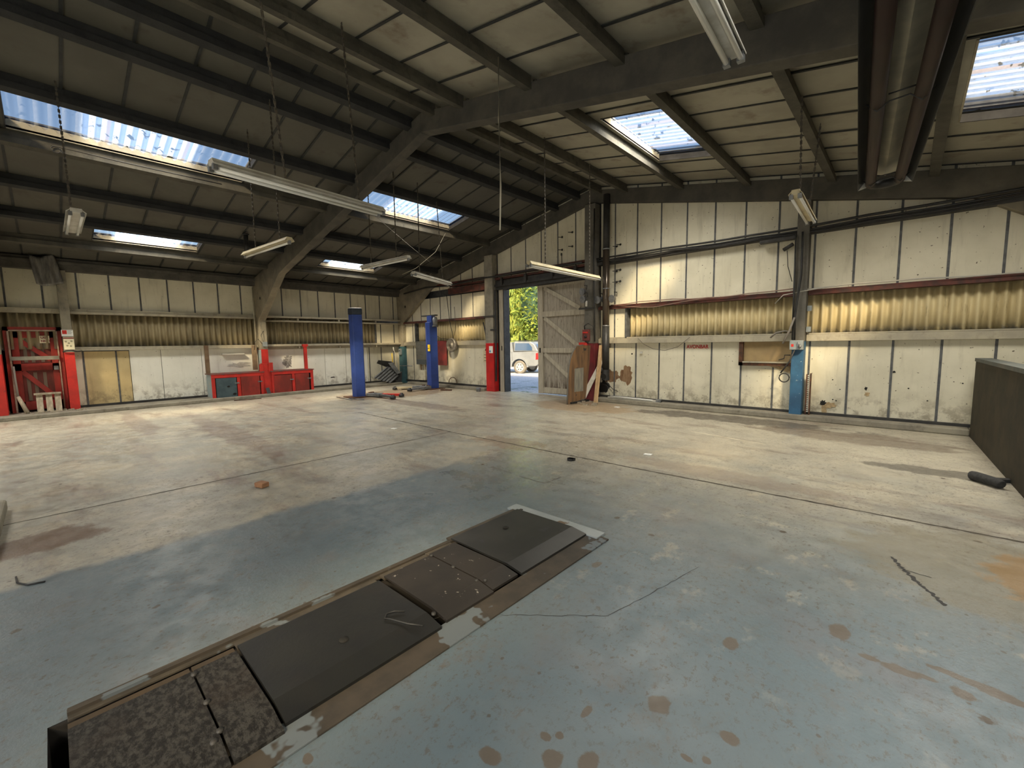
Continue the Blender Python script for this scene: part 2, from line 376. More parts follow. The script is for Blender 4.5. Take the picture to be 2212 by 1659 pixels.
TYRED = M('tyre_tread', (.03,.03,.03), None, 1, .9)
ALLOY = M('alloy_wheel', (.5,.5,.5), None, 1, .35, .5)
TAILR = M('tail_lamp_red', (.6,.02,.02), None, 1, .25)
# ------------------------------------------------------------------ setting
ZL, SL = 5.66, .195            # lining plane
def lz(x, dz=0): return ZL - SL*abs(x-RX) + dz
XW, YW, XR, YF = -15.75, 10.15, 3.0, -6.2
# floor
f = MB(); 
PX0, PX1, PY0, PY1 = -2.60, -1.86, -.13, 2.93     # inspection pit opening
for a in ((-15.9,YF-.3,PX0,10.35),(PX1,YF-.3,XR+.2,10.35),(PX0,YF-.3,PX1,PY0),(PX0,PY1,PX1,10.35)):
    f.face([(a[0],a[1],0),(a[2],a[1],0),(a[2],a[3],0),(a[0],a[3],0)])
fl = struct('floor', f, FLOOR)
j = MB()
def wavy(mb, pts, w, m=None, z=.0015, n=40, amp=.012):
    for (x0,y0),(x1,y1) in zip(pts, pts[1:]):
        d = V((x1-x0,y1-y0,0)); L = d.length; d.normalize(); nn = V((-d.y,d.x,0)); pr = None
        for i in range(n+1):
            p = V((x0,y0,z)) + d*L*i/n + nn*random.uniform(-amp,amp)*.5; ww = w*random.uniform(.5,1.3)/2
            c = (p-nn*ww, p+nn*ww)
            if pr: mb.face([pr[0], c[0], c[1], pr[1]], m)
            pr = c
wavy(j, [(-9.6,4.93),(-6.03,4.86),(-2.5,4.9),(1.2,5.02)], .03, n=60)
wavy(j, [(-6.03,4.86),(-6.02,-.4),(-6.02,-5)], .022, n=60)
struct('floor_joint', j, M('joint_filler', (.05,.042,.032), (.09,.075,.055), 9, .9), parent=fl)
j = MB(); wavy(j, [(.0,4.06),(.05,3.9),(.14,3.72),(.25,3.5)], .025, n=14, amp=.02); wavy(j, [(.06,3.88),(.2,3.86)], .01, n=5)
wavy(j, [(-2.2,.96),(-1.9,1.5),(-1.2,2.1),(-1.0,3.0)], .004, n=20)
struct('floor_scratch', j, M('scratch_dark', (.05,.048,.045), None, 1, .9), parent=fl)
j = MB(); wavy(j, [(-2.72,7.55),(-1.55,7.3)], .035, n=12, amp=.004)
struct('floor_line', j, M('worn_pale_line', (.62,.56,.42), None, 1, .8), parent=fl)
j = MB(); wavy(j, [(-2.95,3.72),(-3.35,3.72)], .012, n=8); wavy(j, [(-2.95,3.72),(-2.95,4.02)], .012, n=8); wavy(j, [(-3.5,3.75),(-3.9,3.78)], .01, n=8)
struct('floor_cut', j, M('cut_line', (.07,.055,.04), None, 1, .9), parent=fl)
# pit walls
p = MB(); D_ = -1.3
for a, b in (((PX0,PY0),(PX0,PY1)),((PX1,PY0),(PX1,PY1)),((PX0,PY0),(PX1,PY0)),((PX0,PY1),(PX1,PY1))):
    p.face([(a[0],a[1],-.002),(b[0],b[1],-.002),(b[0],b[1],D_),(a[0],a[1],D_)])
p.face([(PX0,PY0,D_),(PX1,PY0,D_),(PX1,PY1,D_),(PX0,PY1,D_)])
struct('floor_pit', p, M('pit_brick', (.05,.045,.04), None, 1, .95), parent=fl)
# kerbs
k = MB(); k.box(-15.8,-6,0,-14.88,9.6,.09); k.box(-15.8,-6,.09,-15.6,-.72,.15)
struct('baseboard_left', k, KERB, bevel=.015)
k = MB(); k.box(-14.9,9.83,0,-10.36,10.25,.09); struct('baseboard_back', k, KERB, bevel=.015)
k = MB(); k.box(-6.05,9.84,0,.80,10.25,.11); k.box(.80,9.84,0,3.0,10.25,.11); struct('baseboard_back_right', k, KERB, bevel=.02)
# dark sole angle under the boards
k = MB(); k.box(-15.8,.46,.09,-15.70,10.1,.15)
struct('trim_1', k, DARKST)
k = MB(); k.box(-15.7,10.08,.09,-10.36,10.2,.15); k.box(-6.1,10.08,.11,3,10.2,.155)
struct('trim_2', k, DARKST)
# ---- gable wall
gx = [-.19+.61*i for i in range(-27, 6)]
def gtop(x): return lz(x, .05)
wb = MB()
def gboard(x0, x1, z0, z1=None, m=BOARD, y=YW):
    a = z1 if z1 is not None else gtop(x0); b = z1 if z1 is not None else gtop(x1)
    dy = random.uniform(-.004,.004)
    wb.hexa([(x0,y+dy,z0),(x1,y+dy,z0),(x1,y+.03,z0),(x0,y+.03,z0),(x0,y+dy,a),(x1,y+dy,b),(x1,y+.03,b),(x0,y+.03,a)], m)
def grow(x0, x1, z0, z1, js, m=BOARD, cover=True):
    e = [x0] + [q for q in js if x0+.05 < q < x1-.05] + [x1]
    for a, b in zip(e, e[1:]):
        ea = RX if a < RX < b else None
        if z1 is None and ea: gboard(a+.006, RX, z0, None, m); gboard(RX, b-.006, z0, None, m)
        else: gboard(a+.006, b-.006, z0, z1, m)
        wb.box(a-.03, YW+.031, z0, b+.03, YW+.035, min(z1 or 9, gtop(a)-.05, gtop(b)-.05), JOINT)
    if cover:
        for q in e[1:-1]:
            t = z1 if z1 is not None else gtop(q)
            wb.box(q-.017, YW-.008, z0, q+.017, YW-.002, t, JOINT)
lowj = [q for q in gx if q > -6.2 or q < -14]
grow(-15.75, -10.32, .15, 1.54, lowj + [-13.35], BOARD)
grow(-6.1, 3.0, .155, 1.54, gx)
grow(-15.75, -14.6, 1.66, 2.43, gx); grow(-6.1, -5.35, 1.66, 2.43, gx)
grow(-15.75, -10.3, 2.52, 3.34, gx); grow(-6.1, 3.0, 2.52, 3.58, gx)
grow(-15.75, -10.3, 3.6, None, gx); grow(-10.3, -6.45, 3.66, None, gx); grow(-6.1, 3.0, 3.69, None, gx)
# dark door head panel
wb.box(-10.3, YW+.05, 3.3, -6.1, YW+.09, 3.75, DARKST)
# outer backing above / beside openings
wb.box(-16.0, YW+.30, 2.50, -10.3, YW+.33, 6.0, JOINT); wb.box(-6.2, YW+.30, 2.50, 3.2, YW+.33, 6.0, JOINT); wb.box(-10.3, YW+.30, 3.6, -6.2, YW+.33, 6.0, JOINT); wb.box(-16.0, YW+.30, 0, -10.3, YW+.33, 1.6, JOINT); wb.box(-6.3, YW+.30, 0, 3.2, YW+.33, 1.6, JOINT)
wg = struct('wall_back', wb)
c = MB(); c.corr((-14.6,10.24,1.62), (1,0,0), (0,0,1), (0,1,0), 4.1, .86)
o = struct('corrugated_sheet', c, GRP, parent=wg)
c = MB(); c.corr((-5.33,10.24,1.62), (1,0,0), (0,0,1), (0,1,0), 3.62, .86, ph=1)
struct('corrugated_sheet', c, GRP, parent=wg)
c = MB(); c.corr((-1.5,10.24,1.62), (1,0,0), (0,0,1), (0,1,0), 4.5, .86)
struct('corrugated_sheet', c, GRP, parent=wg)
c = MB()
for x in (-14.6, -5.33): c.box(x-.03,10.1,1.66,x+.02,10.28,2.43)
struct('window_jamb', c, JOINT, parent=wg)
# damage marks on the gable boards (thin raised torn patches)
def patch(name, cx, cz, rx, rz, mat, par, y=YW-.006, seed=0, wall='g', x=None, n=22, rag=.3):
    random.seed(seed+101); mb = MB(); pts = []
    for i in range(n):
        a = 2*PI*i/n; r = 1+random.uniform(-rag,rag)
        pts.append((cx+rx*r*math.cos(a), y, cz+rz*r*math.sin(a)) if wall == 'g' else (x, cx+rx*r*math.cos(a), cz+rz*r*math.sin(a)))
    mb.prism(pts, (0,.003,0) if wall == 'g' else (.003,0,0)); return struct(name, mb, mat, parent=par)
STB = M('burnt_board', (.17,.09,.045), (.28,.18,.10), 9, .85, stretch=(2,2,.5))
HOLE = M('hole_dark', (.015,.014,.012), None, 1, .9)
TORN = M('torn_paper', (.48,.36,.2), (.3,.22,.12), 20, .9)
patch('scorch_mark', -5.33, .72, .17, .24, STB, wg, seed=1)
patch('scorch_mark', -5.78, .66, .22, .19, STB, wg, seed=2)
patch('wall_hole', -6.0, .38, .16, .17, HOLE, wg, seed=3)
patch('torn_flap', -1.08, .31, .12, .05, TORN, wg, y=YW-.012, seed=4); patch('wall_hole', -1.15, .34, .045, .05, HOLE, wg, y=YW-.014, seed=5); patch('torn_flap', -1.13, .22, .045, .09, TORN, wg, seed=12)
patch('wall_hole', -.52, .66, .02, .03, HOLE, wg, seed=6); patch('torn_flap', -.5, .56, .035, .04, TORN, wg, seed=7)
patch('wall_hole', -.15, .98, .02, .018, HOLE, wg, seed=8); patch('wall_hole', -5.18, 1.27, .02, .02, HOLE, wg, seed=9)
patch('scorch_mark', -14.35, .75, .05, .25, STB, wg, seed=10, rag=.5); patch('scorch_mark', -14.05, .85, .05, .2, STB, wg, seed=11, rag=.5)
for i, (q, z) in enumerate(((-1.0,.42),(-.95,.40),(-.9,.62),(.05,.70),(.3,.5),(-1.02,.8),(.7,.82),(-5.85,.92),(-4.1,.45))):
    patch('wall_hole', q, z, .012, .01, HOLE, wg, seed=20+i)
# rails along the gable
def rail(mb, x0, x1, z0, z1, y0, y1): mb.box(x0, y0, z0, x1, y1, z1)
k = MB(); rail(k, -15.5, -10.32, 1.54, 1.67, 10.03, 10.2); rail(k, -6.1, -1.68, 1.54, 1.67, 10.03, 10.2); rail(k, -1.46, 3.0, 1.54, 1.67, 10.03, 10.2)
rail(k, -15.5,-10.32,1.67,1.70,10.1,10.2); rail(k, -6.1, 3.0, 1.67, 1.70, 10.10, 10.2)
struct('trim_3', k, CONCL, bevel=.008)
k = MB(); rail(k, -15.3, -10.32, 2.43, 2.5, 10.02, 10.2); rail(k, -6.1, -1.68, 2.43, 2.5, 10.02, 10.2); rail(k, -1.46, 3.0, 2.43, 2.5, 10.02, 10.2)
rail(k, -6.1, 3, 2.47, 2.53, 10.09, 10.2)
struct('trim_4', k, REDOX)
k = MB(); rail(k, -6.12, 3.0, 3.58, 3.66, 9.98, 10.2); rail(k, -6.12, 3.0, 3.62, 3.69, 10.08, 10.2)
struct('trim_5', k, DARKST)
k = MB(); rail(k, -12.2, -6.44, 3.62, 3.68, 9.99, 10.2); rail(k, -13.2, -6.44, 3.74, 3.80, 10.02, 10.2)
struct('trim_6', k, REDOX)
# ---- left wall
jy = [.03+.613*i for i in range(-11, 17)]
wl = MB()
def lrow(y0, y1, z0, z1, js, m=BOARD, x=XW, cover=True):
    e = [y0] + [q for q in js if y0+.05 < q < y1-.05] + [y1]
    for a, b in zip(e, e[1:]):
        d = random.uniform(-.004,.004)
        wl.box(x-.03, a+.006, z0, x+d, b-.006, z1, m)
        wl.box(x-.037, a-.03, z0, x-.031, b+.03, z1, JOINT)
    if cover:
        for q in e[1:-1]: wl.box(x+.003, q-.018, z0, x+.010, q+.018, z1, JOINT)
lrow(.44, 1.25, .15, 1.54, [.62,1.25], BOARD); lrow(.62, 1.25, .15, 1.54, [], BOARDY, x=XW+.004, cover=False); lrow(1.25, 1.52, .15, 1.54, [], BOARDY)
wl.box(XW+.003, 1.235, .15, XW+.010, 1.27, 1.54, JOINT); wl.box(XW+.003, .60, .15, XW+.012, .635, 1.54, JOINT)
lrow(1.52, 4.7, .15, 1.56, [2.2, 3.16], BOARDW, cover=False)
lrow(4.85, 8.6, .15, 1.50, [6.9, 7.7], BOARDW, cover=False); lrow(8.6, 10.1, .15, 1.54, [8.68,9.21,9.79])
lrow(9.02, 10.1, 1.66, 2.48, jy)
lrow(YF, 10.1, 2.6, 3.84, jy); lrow(YF, -.9, .15, 2.6, jy)
wl.box(XW-.33, YF, 2.5, XW-.30, 10.3, 3.95, JOINT); wl.box(XW-.33, YF, -.1, XW-.30, 10.3, 1.6, JOINT); wl.box(XW-.33, YF, -.1, XW-.30, .4, 3.95, JOINT)
wlo = struct('wall_left', wl)
for (a, b, m_) in ((.3,4.85,GRPD),(4.70,9.02,GRPD),(-.75,.3,GRPD)):
    c = MB(); c.corr((XW-.08,a,1.62), (0,1,0), (0,0,1), (1,0,0), b-a, .94); struct('corrugated_sheet', c, m_, parent=wlo)
c = MB(); c.box(XW-.1,8.98,1.66,XW+.02,9.03,2.48); struct('window_jamb', c, JOINT, parent=wlo)
patch('burn_mark', 5.63, 1.2, .12, .06, M('soot_smudge', (.14,.13,.12), (.4,.39,.36), 14, .9), wlo, wall='l', x=XW+.003, seed=31, rag=.4)
patch('burn_mark', 5.6, .98, .13, .16, bpy.data.materials['soot_smudge'], wlo, wall='l', x=XW+.003, seed=32, rag=.5)
patch('burn_mark', 4.1, 1.03, .3, .07, M('grease_smudge', (.45,.43,.38), (.6,.59,.55), 10, .8), wlo, wall='l', x=XW+.003, seed=33, rag=.5)
patch('wall_hole', 7.15, .42, .07, .02, HOLE, wlo, wall='l', x=XW+.003, seed=34, rag=.6); patch('wall_hole', 8.35, .9, .02, .03, HOLE, wlo, wall='l', x=XW+.003, seed=35)
k = MB(); k.box(XW-.05,.46,1.56,-15.60,4.7,1.62); k.box(XW-.05,.46,1.62,-15.62,4.7,1.66)
k.box(XW-.05,.46,2.50,-15.60,4.68,2.56); k.box(XW-.05,.46,2.56,-15.64,4.68,2.63); k.box(XW-.05,-.72,2.50,-15.60,.29,2.62)
struct('trim_7', k, CONCL, bevel=.006)
k = MB(); k.box(XW-.05,4.9,1.60,-15.50,10.0,1.67); k.box(XW-.05,4.9,1.50,-15.66,10.0,1.60)
k.box(XW-.05,4.9,2.55,-15.48,10.0,2.61); k.prism([(XW,4.9,2.42),(-15.48,5.5,2.42),(-15.48,10,2.42),(XW,10,2.42)], (0,0,.05))
for y in (5.95, 7.4, 8.9): k.box(-15.6,y-.02,2.42,-15.5,y+.02,2.56); k.box(-15.62,y-.02,1.52,-15.52,y+.02,1.62)
struct('trim_8', k, CONCL, bevel=.006)
# eaves beam
k = MB(); k.box(XW-.1,YF,3.55,-15.50,10.0,3.69); k.box(XW-.1,YF,3.69,-15.44,10.0,3.76); k.box(XW-.1,YF,3.76,-15.5,10.0,3.84)
struct('trim_9', k, CONC)
# right and front walls (outside the frame, they close the hall)
w = MB(); w.box(XR, YF, 0, XR+.05, 10.2, 3.95); struct('wall_right', w, BOARD)
w = MB(); FY = YF
w.box(-15.9,FY-.05,0,-3.7,FY,3.9); w.box(2.5,FY-.05,0,3.1,FY,3.9)  # gap between the two boxes is an unseen doorway added for fill light
w.prism([(-3.7,FY,3.9),(2.5,FY,3.9),(3.1,FY,3.9),(RX,FY,5.75),(-15.9,FY,3.9)], (0,-.05,0)); struct('wall_front', w, BOARD)
# ---- ceiling lining with rooflight openings
OP = []    # (side, off0, off1, y0, y1)
OP += [(-1,2.55,3.72,-.15,2.95), (-1,6.72,7.72,.93,2.93), (-1,2.55,3.72,5.35,8.3), (-1,6.72,7.72,6.1,8.1)]
OP += [(1,2.55,3.72,6.35,8.55), (1,6.72,7.72,6.12,8.22), (1,6.72,7.72,.9,2.9)]  # the last one is out of view, added for its light
OP += [(-1,2.55,3.72,-4.4,-1.4), (-1,6.72,7.72,-3.4,-1.0), (1,6.72,7.72,-4.4,-2.0)]  # unseen rooflights behind the camera, added to light the hall
def P(s, off, y, dz=0): return (RX+s*off, y, ZL-SL*off+dz)
JL = [.42+.637*i for i in range(-11,7)] + [4.88+.637*i for i in range(9)]
JR = [.37+.645*i for i in range(-11,8)] + [5.38+.67*i for i in range(8)]
ce = MB(); random.seed(5)
def slab(mb, s, o0, o1, y0, y1, d0, d1, m, sag=0):
    a = [P(s,o0,y0,d0), P(s,o1,y0,d0), P(s,o1,y1,d0), P(s,o0,y1,d0)]; b = [P(s,o0,y0,d1), P(s,o1,y0,d1), P(s,o1,y1,d1), P(s,o0,y1,d1)]
    mb.hexa(a+b, m)
OB = [0, .33, 1.05, 2.43, 3.8, 5.2, 6.55, 7.9, 9.42]
LIN = OB
for s, J in ((-1,JL),(1,JR)):
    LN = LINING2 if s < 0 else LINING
    J = sorted(q for q in J if YF < q < 10.1)
    for i in range(len(OB)-1):
        o0, o1 = OB[i], OB[i+1]
        ops = [q for q in OP if q[0]==s and q[1] < o1 and q[2] > o0]
        br = sorted(set([YF, 10.16] + J + [v for q in ops for v in (q[3], q[4])]))
        for y0, y1 in zip(br, br[1:]):
            if y1-y0 < .03: continue
            ym = (y0+y1)/2; hit = [q for q in ops if q[3] < ym < q[4]]
            g = .004
            if hit: 
                q = hit[0]
                if q[1]-o0 > .02: slab(ce, s, o0, q[1], y0, y1, 0, .03, LN)
                if o1-q[2] > .02: slab(ce, s, q[2], o1, y0, y1, 0, .03, LN)
            elif s == 1 and i == 5 and 7.2 < ym < 7.4: continue
            else: slab(ce, s, o0, o1, y0+g, y1-g, random.uniform(-.006,.006), .03, LN)
        for y in J:
            if any(q[3] < y < q[4] for q in ops): continue
            slab(ce, s, o0, o1, y-.017, y+.017, -.016, -.007, JOINTR)
    # upstands round the rooflights and the outer roof sheet
    for q in [q for q in OP if q[0]==s]:
        for (a,b,c_,d_) in ((q[1]-.02,q[1],q[3],q[4]),(q[2],q[2]+.02,q[3],q[4])): slab(ce, s, a, b, c_, d_, -.01, .125, CONCL)
        for (a,b,c_,d_) in ((q[1],q[2],q[3]-.02,q[3]),(q[1],q[2],q[4],q[4]+.02)): slab(ce, s, a, b, c_, d_, -.01, .09, DARKST)
ceo = struct('ceiling', ce)
rf = MB()
for s in (-1, 1):
    ys = sorted(set([YF-.3, 10.5] + [v for q in OP if q[0]==s for v in (q[3], q[4])]))
    for y0, y1 in zip(ys, ys[1:]):
        ym = (y0+y1)/2; cuts = sorted([(q[1],q[2]) for q in OP if q[0]==s and q[3] < ym < q[4]]); o = 0
        for a, b in cuts + [(9.9, 9.9)]:
            slab(rf, s, o, a, y0, y1, .15, .17, JOINT); o = b
struct('outer_roof', rf, parent=ceo)
for n, q in enumerate(OP):
    s = q[0]; mb = MB(); p0 = V(P(s,q[1]-.08,q[3]-.05,.11)); u = V((0,1,0)); v = (V(P(s,1,0))-V(P(s,0,0))).normalized(); nn = u.cross(v); nn = nn if nn.z > 0 else -nn
    mb.corr(p0, u, v, nn, q[4]-q[3]+.1, q[2]-q[1]+.17, amp=.024, th=0, ph=(q[3]-.05)*2*PI/.146)
    struct('window_%d' % (n+1), mb, SKYM if s < 0 else SKYR)
# ---- daylight above the rooflights (area lamps in place of bright sky, added rooflights included)
for n, q in enumerate(OP):
    s = q[0]; a = V(P(s,(q[1]+q[2])/2,(q[3]+q[4])/2,.185))
    L = bpy.data.lights.new('rooflight_daylight', 'AREA'); L.shape = 'RECTANGLE'; L.size = (q[2]-q[1])*1.25; L.size_y = (q[4]-q[3])*1.08
    k_ = (17, 48, 19, 44, 42, 42, 44, 24, 50, 42)[n]
    L.energy = 3.14159*L.size*L.size_y*k_; L.color = (1.0,.94,.82)
    L.spread = math.radians(130 if s < 0 else 142)
    o = bpy.data.objects.new('rooflight_daylight', L); C.objects.link(o); o.location = a
    nrm = V((s*SL,0,1)).normalized(); o.rotation_euler = nrm.to_track_quat('Z','Y').to_euler()
# ---- purlins
def purlin(s, off, y0, y1, label, light=False):
    zb = -.2
    w = .062
    prof = [(-w,zb),(w,zb),(w,zb+.085),(w-.035,zb+.10),(w-.035,-.005),(-w+.03,-.005),(-w+.03,zb+.10),(-w,zb+.085)]
    mb = MB(); mb.prism([P(s, off+a, y0, b) for a, b in prof], (0, y1-y0, 0))
    x, _, z = P(s, off, 0, zb)
    one('roof_purlin', mb, CONCPD if (s < 0 and off not in (3.8, 7.9)) else CONCP, label, 'purlin', loc=(x, (y0+y1)/2, z), group='concrete purlins under the roof lining')  # left purlins take the shaded colour, except those lit beside the rooflights
nm = ['beside the ridge','first','second','third','fourth','fifth','sixth']
for s, sn in ((-1,'door-side slope'),(1,'heater-side slope')):
    for i, off in enumerate((.33,1.05,2.43,3.8,5.2,6.55,7.9)):
        for b, (y0, y1) in enumerate(((-.65,4.72),(4.82,10.02))):
            if s == 1 and off > 7: continue
            if s == -1: sl = 'roof slope over the workbenches'
            else: sl = 'roof slope with the tube heater'
            if i == 0: w_ = f'concrete purlin right beside the ridge on the {sl}'
            else: w_ = f'concrete purlin, {nm[i]} below the ridge one on the {sl}'
            w_ += ', near bay' if b == 0 else ', bay by the gable wall'
            w_ = w_.replace('roof slope with', 'slope with').replace('roof slope over', 'slope over').replace(', first below the ridge one on', ' first below the ridge one,').replace(', second below the ridge one on', ' second below the ridge one,').replace(', third below the ridge one on', ' third below the ridge one,').replace(', fourth below the ridge one on', ' fourth below the ridge one,').replace(', fifth below the ridge one on', ' fifth below the ridge one,').replace(', sixth below the ridge one on', ' sixth below the ridge one,').replace(' right beside the ridge on',' beside the ridge on')
            w_ = w_.replace('the slope', 'slope').replace(', bay by the gable wall', ', gable bay')
            purlin(s, off, y0, y1, w_)
# ---- portal frames
def frame(y0, y1, label, zb=5.24, legmat=None, footmat=None, ftop=1.51, footz=.09):
    t = thing('portal_frame', label, 'portal frame', (RX, (y0+y1)/2, 0), 'concrete portal frames')
    for s, sl in ((-1,.222),(1,.212)):
        hx = 7.02; bz = lambda o: zb - sl*o
        top = lambda o: ZL-SL*o-.10
        x = lambda o: RX+s*o
        leg_in, leg_out = 8.95, 9.30
        r = MB()
        r.prism([(x(0),y0,bz(0)),(x(hx),y0,bz(hx)),(x(leg_in),y0,2.45),(x(leg_in),y0,2.40),(x(leg_out),y0,2.40),(x(leg_out+.05),y0,top(leg_out)),(x(0),y0,top(0))], (0,y1-y0,0))
        # small bolt holes on the haunch
        r.lathe((x(8.6),y0-.004,3.35),(0,1,0),[(0,0),(0,.05),(.003,.05)],12,DARKST) if False else None
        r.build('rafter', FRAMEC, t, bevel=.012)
        lg = MB(); lg.box(x(leg_in),y0,ftop,x(leg_out),y1,2.40); lgo = lg.build('leg', CONCLEG, t, bevel=.01)
        if footmat: ft = MB(); ft.box(x(leg_in),y0-.001,footz,x(leg_out),y1+.001,ftop); ft.build('painted_foot', footmat, lgo, bevel=.006)
        h = MB(); h.lathe((x(8.72),y0-.003,3.12),(0,1,0),[(0,0),(0,.045),(.004,.05)],14); h.build('bolt_hole', HOLE, t)
    return t
PF = frame(4.68, 4.88, 'sooty concrete portal frame spanning mid-hall, foot painted red behind the workbenches', footmat=REDP)
frame(10.0, 10.14, 'sooty concrete portal frame flat against the gable wall, corner foot painted teal', footmat=TEALP, footz=0)
frame(-.88, -.73, 'concrete portal frame beside the red boarded door, foot painted red', footmat=REDP)
# pale blue side of the mid leg
m = MB(); m.box(-15.66,4.672,.85,-15.34,4.679,1.5); 
m.build('painted_strip', LBLUE, PF)['label'] = 'pale blue painted strip'
# posts
def post(x0,y0,x1,y1,z0,z1,label,fm,ft,m=CONCLEG,gap=0):
    t = thing('concrete_post', label, 'post', ((x0+x1)/2,(y0+y1)/2,z0), 'concrete wall posts')
    a = MB(); a.box(x0,y0,ft,x1,y1,z1); a.build('shaft', m, t, bevel=.01)
    b = MB(); b.box(x0-.001,y0-.001,z0,x1+.001,y1+.001,ft); b.build('painted_foot', fm, t, bevel=.008)
    return t
post(-15.72,.28,-15.42,.46,.09,3.55,'concrete post between the red door and the yellowed wall board, red foot',REDP,1.53)
GCOL = m_conc('post_concrete', (.15,.14,.12), (.10,.095,.08), (.05,.047,.04))
pc = post(-10.3,9.88,-9.93,10.1,0,4.42,'tall concrete post at the edge of the open doorway, bright red foot',M('bright_red', (.55,.02,.02), (.42,.018,.018), 4, .35),1.60, M('post_grey', (.30,.275,.215), (.2,.185,.15), 4, .8))
post(-6.44,9.88,-6.12,10.12,0,5.16,'tallest dark concrete post below the ridge beside the timber door',M('maroon_paint', (.17,.02,.025), (.11,.018,.02), 4, .6),1.55,GCOL)
post(-1.67,9.9,-1.47,10.12,.1,4.2,'concrete post with blue painted foot under the switch box',BLUEP,1.54,GCOL)
# ---- big timber sliding door + jamb
d = MB(); d.box(-8.36,10.30,.03,-6.1,10.34,3.42, DOORB)
do = struct('door_1', d)
def bar2(mb, a, b, w, y0, y1):     # diagonal bar in the XZ plane
    a, b = V((a[0],y0,a[1])), V((b[0],y0,b[1])); t = (b-a).normalized(); n = V((-t.z,0,t.x))*w/2
    mb.prism([a-n, b-n, b+n, a+n], (0,y1-y0,0))
fr = [(-8.36,.03,-8.17,3.42)]
r = MB(); r.box(-8.36,10.24,.03,-8.17,10.31,3.42); r.build('door_stile', WOODL, do, bevel=.005)
for z0, z1 in ((.05,.22),(1.28,1.42),(2.36,2.52),(3.24,3.40)):
    r = MB(); r.box(-8.17,10.25,z0,-6.1,10.31,z1); r.build('door_ledge', WOODL, do, bevel=.005)
for a, b in (((-8.12,1.25),(-6.85,.28)),((-8.12,2.33),(-6.85,1.45)),((-8.12,3.22),(-6.85,2.55))):
    r = MB(); bar2(r, a, b, .12, 10.255, 10.31); r.build('door_brace', WOODL, do, bevel=.005)
r = MB(); r.box(-8.30,10.235,1.28,-8.25,10.243,1.43); r.build('keyhole_plate', HOLE, do)
jm = MB(); jm.box(-9.83,10.06,.0,-9.62,10.3,3.35); 
o = struct('door_2', jm, WOODL, bevel=.006); g = MB(); g.box(-9.97,10.12,0,-9.82,10.2,3.35); g.build('door_post', DARKST, o)
g = MB(); g.box(-9.635,10.05,0,-9.60,10.32,3.35); g.build('door_edge', DARKST, o)
g = MB(); g.box(-9.74,10.05,1.35,-9.71,10.062,1.5); g.build('keyhole_plate', HOLE, o)
# door track
t = thing('door_track', 'dark steel sliding door track hung above the open doorway', 'track', (-9.3,10.0,3.4))
a = MB(); a.box(-12.3,9.98,3.37,-10.35,10.12,3.58); a.build('red_channel', REDOX, t)
a = MB(); a.box(-10.3,9.97,3.40,-6.44,10.12,3.47); a.box(-10.3,10.02,3.30,-6.44,10.05,3.6); a.build('runner', DARKST, t)
for x in (-9.6,-8.6,-7.6,-6.8):
    a = MB(); a.box(x-.04,9.94,3.42,x+.04,10.02,3.66); a.build('bracket', DARKST, t)
a = MB(); a.tube([(-15.0,9.9,3.62),(-13.5,9.88,3.72),(-12.2,9.9,3.66),(-10.4,9.82,3.72),(-9.9,9.82,3.70),(-8,9.9,3.74),(-6.5,9.85,3.70)], .028, 6); one('cable_bundle', a, BLACKP, 'thick black cable bundle draped along the top of the door track', 'cable')
# red side door in the left wall
d = MB(); d.box(-15.9,-.60,.12,-15.86,.19,2.05, REDB)
d2 = struct('door_3', d)
for (y0,z0,y1,z1) in ((-.58,1.80+.1,.17,2.05),(-.58,1.10,.17,1.27),(-.58,.14,.17,.34),(-.58,.14,-.46,2.05),(.06,.14,.17,2.05)):
    r = MB(); r.box(-15.86,y0,z0,-15.82,y1,z1); r.build('door_ledge', REDD, d2)
def barY(mb, a, b, w, x0, x1):
    a, b = V((x0,a[0],a[1])), V((x0,b[0],b[1])); t = (b-a).normalized(); n = V((0,-t.z,t.y))*w/2
    mb.prism([a-n,b-n,b+n,a+n], (x1-x0,0,0))
for a, b in (((-.45,1.85),(.05,1.35)),((-.45,1.08),(.05,.42))):
    r = MB(); barY(r, a, b, .1, -15.86, -15.825); r.build('door_brace', REDD, d2)
for y in (-.40,-.28,-.12):
    for z0,z1 in ((1.3,1.88),(.36,1.05)):
        r = MB(); r.box(-15.86,y,z0,-15.852,y+.06,z1); r.build('pale_board', M('pale_door_strip%d%d'%(int(y*100),int(z0*10)), (.17,.125,.09), None, 1, .8), d2)
r = MB()
r.box(-15.86,-.68,.1,-15.66,-.60,2.16); r.box(-15.86,.19,.1,-15.66,.27,2.16); r.box(-15.86,-.68,2.07,-15.66,.27,2.16)
r.build('door_frame', REDD, d2)
r = MB(); r.box(-15.66,-.62,.1,-15.64,-.59,2.09); r.box(-15.66,.175,.1,-15.64,.20,2.09); r.box(-15.66,-.62,2.06,-15.64,.2,2.09); r.build('door_frame_edge', M('worn_edge', (.42,.35,.27), (.3,.2,.15), 8, .8), d2)
r = MB(); r.box(-15.80,.08,1.10,-15.76,.16,1.2); r.build('door_lock', GALV, d2)
r = MB(); r.box(-15.66,-.62,1.36,-15.61,.19,1.45); one('security_bar', r, M('grey_bar', (.24,.23,.18), (.17,.16,.13), 6, .6), 'grey timber bar laid across the red boarded door', 'bar')
s_ = thing('paper_notice', 'yellowed paper notice taped on the red boarded door', 'notice', (-15.80,-.03,1.87))
r = MB(); r.box(-15.805,-.12,1.77,-15.80,.06,1.95); r.build('sheet', PAPER, s_)
